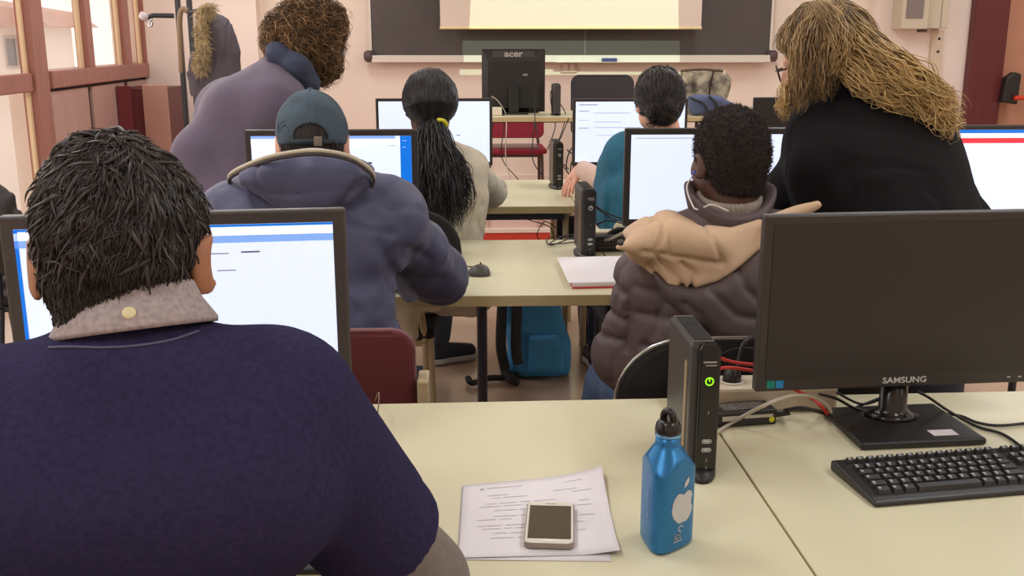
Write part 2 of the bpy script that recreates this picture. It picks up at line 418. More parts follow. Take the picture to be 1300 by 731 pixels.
# ceiling lamps (out of frame, they light the room)
proto = None
for (x, y) in LAMPS:
    if proto is None:
        proto = empty('ceiling_lamp', (x, y, CEIL-.06), 0, 'long white fluorescent ceiling lamp', 'ceiling lamp', 'ceiling lamps in rows')
        MB().box(-.18, .18, -.62, .62, -.06, .059).build('housing', white_pl, proto, bevel=.005)
    else:
        c = copy_tree(proto); c.location = (x, y, CEIL-.06)
pj = empty('projector', (.87, 5.4, 2.95), 0, 'white ceiling projector facing the screen', 'projector')
MB().box(-.16, .16, .0, .3, -.01, .08).box(-.02, .02, .13, .17, .08, .199).build('body', white_pl, pj, bevel=.01)

# ============================================================ FRONT WALL FITTINGS
bx0, bx1 = at(471, 40, 9.1).x, at(979, 40, 9.1).x
tz = at(700, 70, 9.1).z
bb = empty('blackboard', ((bx0+bx1)/2, 9.13, tz), 0, 'wide dark blackboard with pale aluminium rim on the front wall', 'blackboard')
hw = (bx1-bx0)/2
MB().box(-hw, hw, 0, .03, 0, 1.25).build('board_surface', mat('slate', (82, 73, 69), .55, var=.06, vscale=3), bb)
alu = mat('aluminium', (222, 212, 198), .4)
MB().box(-hw-.02, -hw, -.01, .03, 0, 1.27).box(hw, hw+.02, -.01, .03, 0, 1.27).box(-hw-.02, hw+.02, -.01, .03, 1.25, 1.27).build('rim', alu, bb)
MB().box(-hw, hw, -.07, .03, -.06, -.0).box(-.15, hw-.05, -.11, -.07, -.062, -.052).build('chalk_tray', alu, bb, bevel=.006)
for s in (-1, 1):
    MB().lathe([(.0, -.05), (.035, -.045), (.05, -.02), (.05, .03), (.03, .05)], (s*(hw+.02), -.03, -.01), 16).build('tray_end_cap', mat('end_cap', (84, 66, 66), .5), bb)
MB().box(.108, .118, -.003, 0, .0, .30).build('board_joint', mat('joint', (120, 110, 104), .5), bb)
er = MB().box(-.065, .065, -.025, .025, 0, .028).build('eraser', mat('eraser_blue', (60, 66, 118), .7), None, loc=(at(774, 73, 9.02).x, 9.035, tz-.052), bevel=.006)
tag(er, 'small blue board eraser lying on the chalk tray', 'eraser')
sx0, sx1, sz = at(559, 36, 8.9).x, at(890, 36, 8.9).x, at(700, 36, 8.9).z
ps = empty('projection_screen', ((sx0+sx1)/2, 8.9, sz), 0, 'white pull-down projection screen hanging in front of the blackboard', 'projection screen')
hw2 = (sx1-sx0)/2
MB().box(-hw2, hw2, 0, .004, 0.012, 1.45).build('screen_fabric', mat('screen_fabric', (224, 206, 190), .9), ps)
MB().tube([(-hw2-.005, .002, .004), (hw2+.005, .002, .004)], .012, 10).build('bottom_bar', mat('screen_bar', (236, 216, 160), .5), ps)
MB().box(-hw2-.05, hw2+.05, -.06, .06, 1.45, 1.57).build('roller_case', white_pl, ps, bevel=.01)
sk = empty('wall_socket', (at(722, 85, 9.19).x, 9.19, at(722, 85, 9.19).z), 0, 'double light switch plate on the wall below the blackboard', 'wall socket')
MB().box(-.072, .072, -.01, .009, -.05, .05).build('plate', mat('socket_plate', (206, 178, 158), .5), sk, bevel=.003)
for s in (-1, 1): MB().box(s*.03-.02, s*.03+.02, -.016, -.009, -.03, .03).build('rocker', mat('rocker', (232, 212, 196), .4), sk, bevel=.003)
wb = empty('wall_box', (at(1170, 20, 8.95).x, 9.1, at(1170, 37, 8.95).z), 0, 'beige wall speaker box with grey grille above a conduit', 'wall speaker')
cream = mat('cream_box', (205, 192, 168), .5)
MB().box(-.20, .03, -.22, -.001, 0, .6).box(.03, .23, -.17, -.001, 0.004, .6).build('case', cream, wb, bevel=.008)
MB().box(-.165, -.02, -.228, -.219, .09, .5).build('grille', mat('grille_grey', (136, 122, 116), .7, bump=.5, bscale=200), wb)
MB().box(.16, .165, -.175, -.169, 0.01, .58).build('seam', mat('seam_d', (160, 145, 125), .6), wb)
MB().box(-.03, .04, -.2, -.15, -.025, 0).build('cable_gland', mat('gland', (70, 50, 36), .6), wb)
cd = empty('conduit', (at(1186, 90, 9.08).x, 9.1, .45), 0, 'flat beige cable duct running down the wall under the speaker box', 'cable duct')
MB().box(-.05, .05, -.035, -.001, 0, at(1170, 38, 8.95).z-.452).build('duct', mat('duct_m', (214, 194, 170), .6), cd)
for z in (.97, .86): MB().lathe([(.012, -.002), (.012, .002)], n=10).build('screw_hole', gap_m, cd, loc=(.01, -.037, z), rot=(R(90), 0, 0))

# corner cabinet by the window
cbm = mat('cabinet_wood', (168, 126, 110), .45, var=.05, vscale=4)
cab = empty('wooden_cabinet', (XL+.19, 8.25, 0), 0, 'low brown wooden cabinet in the corner under the windows', 'cabinet')
cz = at(200, 108, 8.2).z
MB().box(-.17, .19, 0, .5, .02, cz-.03).build('body', mat('cabinet_dark', (92, 34, 36), .5), cab)
MB().box(.03, .22, -.03, -.001, .03, cz).build('door', cbm, cab, bevel=.005)
MB().box(-.17, -.06, -.02, -.001, .03, cz-.01).build('side_panel', mat('cabinet_maroon', (112, 44, 46), .5), cab)

# coat rack with parka
rk = empty('coat_rack', (at(237, 60, 7.2).x, 7.2, 0), 0, 'black steel coat rack with arms beside the windows', 'coat rack')
blm = mat('rack_black', (38, 40, 44), .35)
MB().box(-.055, -.022, -.02, .02, 0.03, 1.9).box(.022, .055, -.02, .02, 0.03, 1.9).build('post', blm, rk, bevel=.005)
MB().lathe([(.02, .03), (.24, .02), (.25, 0)], n=28).build('base', blm, rk)
az_ = at(215, 20, 7.15).z
MB().tube([(-.06, -.03, az_), (-.19, -.05, az_+.002), (-.23, -.05, az_-.01)], .016, 10).build('arm', blm, rk)
MB().tube([(-.06, .03, az_+.25), (.2, .05, az_+.27)], .016, 10).build('arm', blm, rk)
MB().tube([(.05, -.05, az_+.02), (.12, -.09, az_+.03)], .016, 10).build('arm', blm, rk)
MB().lathe([(.0, -.03), (.024, -.025), (.028, .01), (.02, .03), (0, .033)], n=16).build('hook_cap', mat('hook_cap', (190, 180, 182), .3), rk, loc=(-.25, -.055, az_-.005), rot=(0, R(-60), 0))
MB().tube(smoothpath([(-.2, -.06, az_-.02), (-.22, -.07, az_-.06), (-.2, -.08, az_-.065), (-.19, -.08, az_-.04)], 4), .008, 8).build('hook', chrome, rk)

def coat(name, label, cat, poly, Y, thick, m, seed, extra=None, h=.008, fold=.018):
    P2 = xz(poly, Y); xs = [p[0] for p in P2]; zs = [p[1] for p in P2]
    lo = (min(xs)-.03, Y-thick-.03, min(zs)-.03); hi = (max(xs)+.03, Y+thick+.03, max(zs)+.03)
    def fn(G):
        a = poly2(G[0], G[2], P2); b = np.abs(G[1]-Y)-thick*np.clip(.35+(-a)/.12, .3, 1)
        d = smax(a, b, .06)
        return d+.8*fold*np.exp(-(vnoise(G, 9, seed+5, (1.5, .2, .35))/.12)**2)+fold*vnoise(G, 7, seed, (1.6, .3, .6))+.5*fold*vnoise(G, 18, seed+1, (1.6, 1, .6))
    o = sdf_obj(name, fn, lo, hi, h, m); tag(o, label, cat); return o
parka_m = mat('parka_cloth', (82, 74, 80), .8, bump=.1, bscale=60)
pk = coat('parka', 'grey brown winter parka with fur trimmed hood hanging on the coat rack', 'coat',
          [(252, 12), (272, 12), (292, 26), (302, 46), (308, 66), (306, 110), (300, 170), (262, 172), (246, 128), (236, 92), (244, 60)], 7.05, .09, parka_m, 31)
fur_m = mat('fur_tan', (184, 162, 122), .7, var=.35, vscale=30)
fpts = smoothpath([at(268, 10, 6.93), at(258, 16, 6.92), at(256, 40, 6.91), at(258, 62, 6.91), at(254, 78, 6.91), at(256, 86, 6.92)], 6)
f0 = MB().tube(fpts, [.03]*len(fpts), 10).build('fur_trim', fur_m, pk)
n = 2600; ii = RNG.integers(0, len(fpts), n); B = np.array([fpts[i] for i in ii])+RNG.normal(0, .012, (n, 3))
Dv = RNG.normal(0, 1, (n, 3)); Dv[:, 1] -= .3; Dv /= np.linalg.norm(Dv, axis=1, keepdims=True)
pth = B[:, None]+Dv[:, None]*np.linspace(0, .055, 5)[None, :, None]; pth[:, :, 2] -= np.linspace(0, 1, 5)[None]**2*.02
strands('fur_tufts', pth, .0022, fur_m, f0)
MB().tube(smoothpath([at(238, 14, 6.94), at(231, 12, 6.94), at(228, 30, 6.95), at(230, 92, 6.96)], 6), .018, 8).build('lining_edge', mat('parka_lining', (136, 112, 88), .7), pk)

# ============================================================ FURNITURE
TOP = .73
def table(x0, x1, y0, y1, z=TOP, rz=0, pivot=None, label='', legs=None, legm=None, group=None, cat='table'):
    cx, cy = (x0+x1)/2, (y0+y1)/2
    if pivot: v = Matrix.Rotation(rz, 3, 'Z') @ Vector((cx-pivot[0], cy-pivot[1], 0)); px, py = pivot[0]+v.x, pivot[1]+v.y
    else: px, py = cx, cy
    t = empty('computer_table', (px, py, z), rz, label, cat, group); hx, hy = (x1-x0)/2, (y1-y0)/2
    MB().box(-hx, hx, -hy, hy, -.002, 0, 0).box(-hx, hx, -hy, hy, -.032, -.002, 1).build('tabletop', [desk_m, edge_m], t, bevel=.0012, segs=1)
    fy = .02 if y0 > 4 and z < .8 else .30
    MB().box(-hx+.05, hx-.05, -hy+fy, -hy+fy+.025, -.062, -.0325).box(-hx+.05, hx-.05, hy-.08, hy-.05, -.075, -.0325).build('rail', dark_m, t)
    for lx in (legs or (-hx+.04, hx-.04)):
        for ly in (-hy+.07, hy-.07):
            MB().tube([(lx, ly, -.0325), (lx, ly, -z+ (0 if z < .8 else .15)+.001)], .014, 12).build('leg', legm or dark_m, t)
    return t
RZ = R(1.1)
table(-1.15, .449, 1.14, 1.945, rz=RZ, pivot=(.45, 1.73), label='cream laminate table in the foreground holding the bottle and phone')
table(.453, 2.05, 1.14, 1.945, rz=RZ, pivot=(.45, 1.73), label='cream laminate table in the foreground under the large switched-off monitor')
table(-1.15, .436, 2.80, 3.612, label='cream table of the middle row where the man in the cap sits', legs=(-.74, .79-.357+.005-.057))
table(.44, 2.04, 2.80, 3.612, label='cream table of the middle row in front of the brown jacket')
table(-1.15, .446, 4.355, 5.2, label='cream table of the far row where the long haired woman sits', legm=beige_metal)
table(.45, 2.05, 4.355, 5.2, label='cream table of the far row where the person in teal sits', legm=beige_metal)
td0, td1 = at(606, 148, 7.15).x, at(913, 148, 7.15).x
table(td0, td1, 7.12, 7.75, z=.9, label="long narrow teacher's desk with a cream top standing on the platform", legm=mat('brown_metal', (84, 60, 52), .5), cat='desk')

def chair(name, loc, rz, label, fab, w=.46, top=.84, rad=.06, frame=dark_m, z0=0, seat_m=None, group=None, shape=None):
    c = empty(name, (loc[0], loc[1], z0), rz, label, 'chair', group); h = w/2
    MB().prism([(-h+.01, -.2), (h-.01, -.2), (h, .18), (h-.05, .23), (-h+.05, .23), (-h, .18)], .415, .455, axis='z').build('seat', seat_m or fab, c, bevel=.015, segs=3)
    zb = .56 if not shape else shape
    pts = []
    for (cx, cz, a0) in ((h-rad, top-rad, 0), (-h+rad, top-rad, 90), (-h+.05, zb+.05, 180), (h-.05, zb+.05, 270)):
        rr = rad if a0 < 180 else .05
        pts += [(cx+rr*math.cos(R(a0+k*15)), cz+rr*math.sin(R(a0+k*15))) for k in range(7)]
    b = MB().prism(pts, -.25, -.215); b.v = [(x, y-.12*(z-.45)+.35*x*x-.02+.03, z) for x, y, z in b.v]
    b.build('backrest', fab, c, bevel=.012, segs=3)
    for s in (-1, 1):
        MB().tube(smoothpath([(s*(h-.03), .2, .01), (s*(h-.04), .17, .40), ], 4), .012, 10).build('leg', frame, c)
        MB().tube(smoothpath([(s*(h-.03), -.27, .01), (s*(h-.04), -.19, .40), ], 4), .012, 10).build('leg', frame, c)
        MB().tube(smoothpath([(s*(h-.04), -.18, .40), (s*(h-.05), -.205, .5), (s*(h-.07), -.215, .62)], 5), .012, 10).build('back_post', frame, c)
    MB().box(-h+.03, h-.03, -.19, .17, .39, .412).build('seat_frame', frame, c)
    return c
chair('padded_chair', (-.34, .78), 0, 'black padded chair under the man in the navy sweater', blkfab, top=.8)
c2 = chair('padded_chair', (-.36, 2.34), 0, 'maroon padded chair behind the man in the cap', maroon, w=.47, top=.842, rad=.05)
MB().box(.238, .262, -.28, -.2, .40, .732).build('side_post', beige_metal, c2, bevel=.004)
c5 = chair('plastic_chair', (.575, 2.24), 0, 'black chair with chrome rim behind the person in the brown jacket', blkfab, w=.56, top=.845, rad=.14)
rim = []
for (cx, cz, a0) in ((.28-.14, .845-.14, 0), (-.28+.14, .845-.14, 90)): rim += [(cx+.145*math.cos(R(a0+k*10)), cz+.145*math.sin(R(a0+k*10))) for k in range(10)]
rim = [(.285, .6)]+rim+[(-.285, .6)]
MB().tube([(x, -.262-.12*(z-.45)+.35*x*x+.01+.017, z) for x, z in rim], .0032, 8).build('chrome_rim', chrome, c5)
chair('round_back_chair', (-.19, 3.62), 0, 'black round backed chair behind the long haired woman', blkfab, w=.30, top=.885, rad=.14, frame=beige_metal)
for _c in bpy.data.objects['round_back_chair'].children:
    if not _c.name.startswith('backrest'): _c.location.x = -.09
chair('padded_chair', (.68, 3.72), 0, 'black padded chair under the person in teal', blkfab, top=.8)
# teacher side
rc = chair('padded_chair', (at(656, 180, 7.7).x, 8.02), R(180), "dark red chair behind the teacher's desk facing the class", redfab, w=.48, top=.83, rad=.05, z0=.151, frame=mat('brown_metal', (84, 60, 52), .5), shape=.5)
MB().prism([(-.17, -.16), (.17, -.16), (.19, .16), (-.19, .16)], .456, .462, axis='z').build('seat_inlay', mat('seat_grey', (120, 104, 104), .3), rc)
chair('high_chair', (at(773, 110, 8.1).x, 8.25), R(180), "dark grey office chair by the wall with its wide back above the teacher's desk", mat('charcoal', (56, 50, 54), .8), w=.52, top=.985, rad=.07, z0=.151, shape=.5)

# ============================================================ MONITORS
def monitor(loc, rz, w, h, bot, label, lit=True, content=None, bez=.018, chin=.024, mb=bezel, base=(.22, .17), neck=.036, logo=None, off=False, tilt=0):
    t = empty('monitor', loc, rz, label, 'monitor'); hw = w/2; z0 = bot; z1 = bot+h
    MB().prism([(-base[0]/2, -base[1]/2), (base[0]/2, -base[1]/2), (base[0]/2*.97, base[1]/2), (-base[0]/2*.97, base[1]/2)], 0.0005, .014, axis='z').build('base', black_pl, t, bevel=.005, segs=3)
    n = MB().lathe([(neck*1.5, .014), (neck*1.05, .02), (neck*.78, .03), (neck*.72, bot+.06)], (0, .035, 0), 20, fx=lambda r, z, a: r*(1-.25*abs(math.sin(a)))); n.build('neck', blackg_pl, t)
    b = MB().box(-hw, hw, 0, .022, z0, z1, 0)
    b.prism([(-hw*.75, z0+.05), (hw*.75, z0+.05), (hw*.75, z1-.04), (-hw*.75, z1-.04)], .022, .05, 0)
    b.build('housing', mb, t, bevel=.004)
    s = MB().box(-hw+bez, hw-bez, -.0015, .001, z0+chin, z1-bez, 0)
    mats = [scr if lit else off_scr]
    if content:
        for (u0, v0, u1, v1, m) in content:     # fractions of the screen, v from the top
            W, H = w-2*bez, h-bez-chin
            if m not in mats: mats.append(m)
            s.box(-hw+bez+u0*W, -hw+bez+u1*W, -.0022, -.0014, z1-bez-v1*H, z1-bez-v0*H, mats.index(m))
    s.build('screen', mats, t)
    return t
def textlines(seed, rows, x0=.1, x1=.8, m=None, th=.008):
    r = random.Random(seed); out = []
    for v in rows:
        a = x0+r.random()*.1; b = a+.1+r.random()*(x1-a-.1); out.append((a, v, b, v+th, m or scr_line))
    return out
mA = monitor((-.465, 1.6, TOP), R(6), .525, .335, .108, 'large lit monitor in front of the man in the navy sweater', bez=.021, mb=greybez,
        content=[(0, 0, 1, .012, scr_blue), (0, 0, .012, 1, scr_blue), (0, .06, 1, .10, scr_band), (.0, .02, 1, .06, scr2), (.60, .155, .66, .162, scr_line), (.70, .15, .76, .157, scr_dark), (.09, .17, .14, .177, scr_dark), (.03, .03, .08, .036, scr_line), (.62, .25, .68, .257, scr_line), (.2, .25, .3, .256, scr_line)], base=(.24, .19))
sm = onz(1152, 545, TOP)
mS = monitor((.79, 1.76, TOP), R(4), .565, .325, .083, 'large switched-off dark monitor at right with its white maker name below the screen', lit=False, bez=.017, chin=.026, base=(.235, .185), neck=.036)
text('maker_logo', 'SAMSUNG', .0155, lgrey_m, mS, (.0, -.0008, .0965), (R(90), 0, 0), sx=1.2, off=.0001)
MB().box(.028, .075, -.072, -.045, .0142, .0146).build('sticker', paper_m, mS)
MB().box(-.262, -.247, -.0012, 0, .09, .104).build('green_sticker', mat('teal_sticker', (0, 130, 110), .5), mS)
MB().box(-.245, -.231, -.0012, 0, .09, .104).build('blue_sticker', mat('sky_sticker', (30, 130, 190), .5), mS)
MB().box(.2, .206, -.0012, 0, .094, .096).box(.222, .228, -.0012, 0, .094, .096).box(.244, .25, -.0012, 0, .094, .096).build('button_marks', lgrey_m, mS)
monitor(((at(310, 165, 3.1).x+at(527, 165, 3.1).x)/2, 3.12, TOP), 0, .518, .32, .118, 'lit monitor in front of the man in the cap with a blue side strip', bez=.019, mb=bezel,
        content=[(0, 0, .9, .03, scr_band), (.93, 0, 1, 1, scr_blue), (0, .03, .93, .10, scr2), (.58, .285, .75, .305, scr_dark), (.58, .315, .75, .34, scr_purple), (.86, .1, .9, .106, scr_line), (.945, .05, .97, .056, scr2), (.945, .12, .965, .126, scr2)])
monitor((at(795, 165, 3.2).x+.262, 3.22, TOP), 0, .524, .312, .118, 'lit monitor with an empty white page in front of the brown jacket', bez=.02, chin=.024, mb=bezel,
        content=[(.03, .035, .8, .042, scr_line)])
monitor((at(1195, 162, 3.15).x+.262, 3.15, TOP), 0, .524, .33, .112, 'lit monitor at right edge with a red bar across its page', bez=.014, mb=bezel,
        content=[(0, 0, 1, .035, scr_blue), (0, .035, 1, .085, scr2), (0, .085, 1, .14, scr_red)])
monitor(((at(478, 127, 4.6).x+at(623, 127, 4.6).x)/2, 4.62, TOP), 0, .518, .30, .143, 'lit monitor in front of the long haired woman with a small purple bar', bez=.013, chin=.018, mb=bezel,
        content=[(.60, .1, .7, .13, scr2), (.56, .16, .68, .175, scr_dark), (.56, .18, .68, .21, scr_purple), (.7, .55, .73, .56, scr_dark)])
monitor((at(728, 127, 4.6).x+.259, 4.62, TOP), 0, .518, .30, .14, 'lit monitor with lines of text in front of the person in teal', bez=.013, chin=.018, mb=bezel,
        content=[(.03, .045, .2, .055, scr_dark), (.03, .15, .12, .158, scr_dark), (.03, .3, .12, .307, scr_line), (.03, .43, .12, .438, scr_dark), (.17, .18, .5, .188, scr_line), (.17, .33, .42, .338, scr_line), (.17, .42, .6, .428, scr_line), (.2, .55, .7, .556, scr_line)])
monitor((at(965, 127, 4.6).x+.259, 4.7, TOP), 0, .518, .30, .14, 'switched-off black monitor beside the blond hair at the far row', lit=False, bez=.013, chin=.018, mb=black_pl)

# teacher's monitor seen from behind
ac = empty('monitor', (at(652, 140, 7.4).x, 7.42, .9), R(180), "square black monitor seen from behind on the teacher's desk with a pale maker name", 'monitor')
hw_ = .225; z0, z1 = at(650, 143, 7.4).z-.9+.005, at(650, 62, 7.4).z-.9
MB().prism([(-.11, -.08), (.11, -.08), (.1, .09), (-.1, .09)], .001, .016, axis='z').build('base', black_pl, ac, bevel=.004)
MB().box(-.035, .035, .04, .075, .016, .2).build('neck', black_pl, ac, bevel=.004)
b = MB().box(-hw_, hw_, -.03, -.005, z0, z1)
o0 = [(-hw_, z0), (hw_, z0), (hw_, z1), (-hw_, z1)]; i0 = [(-hw_+.04, z0+.03), (hw_-.04, z0+.03), (hw_-.045, z1-.085), (-hw_+.045, z1-.085)]
b.add([(p[0], -.005, p[1]) for p in o0]+[(p[0], .035, p[1]) for p in i0], [(4, 5, 6, 7)[::-1]]+[(i, (i+1) % 4, 4+(i+1) % 4, 4+i)[::-1] for i in range(4)])
b.build('housing', black_pl, ac)
MB().box(-.15, .15, .0, .022, z1-.062, z1-.012).box(-hw_, hw_, .0, .003, z1-.006, z1).build('top_panel', mat('soft_grey', (62, 58, 56), .5), ac)
text('maker_logo', 'acer', .06, mat('logo_pale', (178, 172, 166), .4), ac, (.0, .0235, z1-.035), (R(90), 0, R(180)), sx=1.25, off=.0015)
MB().box(-.1, -.065, .036, .0362, .27, .283).build('sticker', mat('sticker_grey', (150, 144, 140), .5), ac)

# ============================================================ THIN CLIENTS (small upright computers)
def tower(loc, rz, label, w=.044, d=.18, h=.232, lit=False, s=1):
    t = empty('mini_computer', loc, rz, label, 'computer')
    t.scale = (s, s, s)
    MB().lathe([(.0, 0), (.05, 0), (.05, .008), (.04, .016), (0, .016)], n=28, fx=lambda r, z, a: r).build('foot', black_pl, t, loc=(0, d/2-.02, 0.0005)).scale = (.72, 1.9, 1)
    b = MB().box(-w/2, w/2-.004, .008, d, .016, h-.004); b.build('case', mat('case_grey', (64, 60, 58), .4), t, bevel=.004)
    prof = [(-.016, .012), (.022, .012), (.022, h-.03), (.012, h), (-.010, h), (-.016, h-.02)]
    MB().prism([(-w/2+.012, .014), (w/2+.003, .014), (w/2+.003, h-.012), (w/2-.004, h), (-w/2+.016, h), (-w/2+.012, h-.01)], -.002, .012).build('front_panel', blackg_pl if lit else black_pl, t, bevel=.003)
    MB().box(-w/2+.004, w/2-.006, .012, d-.01, h-.005, h+.001).build('top_vent', mat('vent_base', (84, 80, 76), .6), t)
    g = MB()
    for i in range(16):
        y = .02+i*(d-.04)/16; g.box(-w/2+.006, w/2-.008, y, y+.005, h+.0008, h+.003)
    g.build('vent_slats', mat('slat_dark', (36, 33, 32), .6), t)
    MB().box(-w/2-.0015, -w/2+.0006, .03, .045, .04, h-.04).build('side_strip', mat('strip_tan', (150, 128, 100), .5), t)
    f = -.003; q = 8e-4; cx = .007
    ring = [(.0062*math.cos(a*math.pi/12), .0062*math.sin(a*math.pi/12)) for a in range(24)]
    r1 = MB().tube([(p[0], 0, p[1]) for p in ring]+[(ring[0][0], 0, ring[0][1])], .0011, 6, caps=False).tube([(0, 0, 0), (0, 0, .005)], .001, 6)
    r1.build('power_button', green_led if lit else lgrey_m, t, loc=(cx, f, h*.73))
    MB().box(-.011, .011, 0, q, .002, .005).box(-.007, .011, 0, q, -.003, -.001).build('model_badge', grey_m, t, loc=(cx, f, h*.855))
    for z in (.285, .22):
        MB().tube([(x, 0, zz) for x, zz in ((-.006, -.0028), (.006, -.0028), (.0078, 0), (.006, .0028), (-.006, .0028), (-.0078, 0), (-.006, -.0028))], .0008, 6, caps=False).box(-.005, .005, 0, q, -.001, .001).build('usb_port', lgrey_m, t, loc=(cx, f, h*z))
    for z in (.5, .145, .09):
        MB().tube([(0, 0, .002), (.0015, 0, .0005), (0, 0, -.003)], .0009, 6).build('audio_mark', grey_m, t, loc=(cx, f, h*z))
    return t
tower(tuple(onz(889, 607, TOP)), R(1), 'black upright mini computer with green power light beside the blue bottle', lit=True)
tower(tuple(onz(746, 329, TOP)), R(2), 'black upright mini computer on the middle row table beside the notepad')
tower(tuple(onz(708, 240, TOP)), R(2), 'black upright mini computer on the far row table by a reaching hand', w=.046, h=.222)
tt = tower((at(706, 143, 7.3).x, 7.4, .9), R(180), "black upright mini computer with cables on the teacher's desk", h=.215, w=.05)

# ============================================================ KEYBOARDS
def keyboard(loc, rz, label, detail=False, w=.445, d=.165):
    t = empty('keyboard', loc, rz, label, 'keyboard')
    MB().prism([(-d/2+.018, .001), (d/2, .001), (d/2, .018), (d/2-.012, .021), (-d/2+.034, .0115), (-d/2+.02, .0085)], -w/2, w/2, axis='x').build('case', black_pl, t, bevel=.006, segs=3)
    rows = [(.062, 15, .012), (.036, 14, .0165), (.0175, 14, .0165), (-.001, 13, .0165), (-.0195, 12, .0165), (-.038, 8, .0165)]
    kz = lambda y: .011+(y+d/2-.028)/(d-.04)*.010
    for ri, (y, n, kd) in enumerate(rows):
        span = .272; x = -w/2+.016; pitch = span/n
        ws = [pitch]*n
        if ri == 5: ws = [.024, .019, .022, .108, .022, .019, .019, .024]; sc = span/sum(ws); ws = [q*sc for q in ws]
        if ri == 4: ws = [.03]+[(span-.03-.036)/10]*10+[.036]
        if ri == 3: ws = [.03]+[(span-.03-.03)/11]*11+[.03]
        if ri == 2: ws = [.027]+[(span-.027-.024)/12]*12+[.024]
        keys = [(x+sum(ws[:i]), q) for i, q in enumerate(ws)]
        keys += [(x+span+.012+i*.019, .019) for i in range(3)] if ri not in (3,) else []
        if ri > 0: keys += [(x+span+.078+i*.019, .019) for i in range(4)]
        for (kx, kw) in keys:
            z = kz(y); sl = .16; hh = .0075; e = .0012; a = .0022
            x0, x1, y0, y1 = kx+e, kx+kw-e, y-kd/2+e, y+kd/2-e
            vs = [(x0, y0, z-.002), (x1, y0, z-.002), (x1, y1, z+.001), (x0, y1, z+.001), (x0+a, y0+a, z+hh-.001), (x1-a, y0+a, z+hh-.001), (x1-a, y1-a*.6, z+hh+.001), (x0+a, y1-a*.6, z+hh+.001)]
            k = MB().add(vs, [(0, 3, 2, 1), (4, 5, 6, 7), (0, 1, 5, 4), (1, 2, 6, 5), (2, 3, 7, 6), (3, 0, 4, 7)])
            if kw < .05:
                k.box(x0+a+.001, x0+a+.005, y1-a-.006, y1-a-.0015, z+hh-.0012, z+hh+.0014, 1)
                if ri in (1, 4) : k.box(x0+a+.001, x0+a+.004, y0+a+.001, y0+a+.003, z+hh-.0012, z+hh+.0009, 1)
            if detail: k.build('key', [key_m, keyp_m], t)
            else:
                if not hasattr(t, '_x'): pass
                _acc.setdefault(t.name, MB()).add(k.v, k.f)
    if not detail: tag(_acc[t.name].build('keys', [key_m], t), kind='stuff')
    return t
_acc = {}
kb = onz(1047, 597, TOP)
keyboard((.608+.2225*math.cos(R(8))-.0, 1.50+.2225*math.sin(R(8)), TOP), R(8), 'black keyboard on the foreground table below the dark monitor', True)
keyboard((-.33, 1.33, TOP), 0, 'black keyboard hidden in front of the man in the navy sweater')
keyboard((-.36, 2.93, TOP), 0, 'black keyboard between the man in the cap and his monitor', w=.4)
keyboard((.70, 2.95, TOP), 0, 'black keyboard in front of the person in the brown jacket', w=.4)
keyboard((-.17, 4.44, TOP), 0, 'black keyboard in front of the long haired woman', w=.42)
keyboard((.80, 4.44, TOP), 0, 'black keyboard in front of the person in teal', w=.4)
keyboard((1.60, 4.50, TOP), R(0), 'black keyboard below the switched-off monitor of the far row')
kt = keyboard((at(652, 140, 7.3).x-.03, 7.6, .9), R(180), "black keyboard on the teacher's desk behind the square monitor")

# mouse
ms = empty('computer_mouse', tuple(onz(607, 352, TOP)), R(-6), 'dark grey computer mouse on the middle row table', 'mouse')
sdf_obj('shell', lambda G: smax(smin(cap([G[0], G[1], G[2]*.78], (-.012, .026, -.002), (-.010, .078, -.004), .024, .020), cap([G[0], G[1], G[2]*.78], (.012, .026, -.002), (.010, .078, -.004), .024, .020), .02), -(G[2]-.001), .004), (-.05, -.02, -.01), (.05, .12, .05), .003, mat('mouse_grey', (72, 68, 62), .42), ms)
MB().tube([(0, .088, .0225), (0, .078, .0275)], .003, 8).build('wheel', black_pl, ms)
MB().tube(smoothpath([(0, .105, .006), (-.02, .125, .004), (-.08, .13, .004), (-.17, .10, .004)], 6), .0018, 6).build('cord', blk_cable, ms)

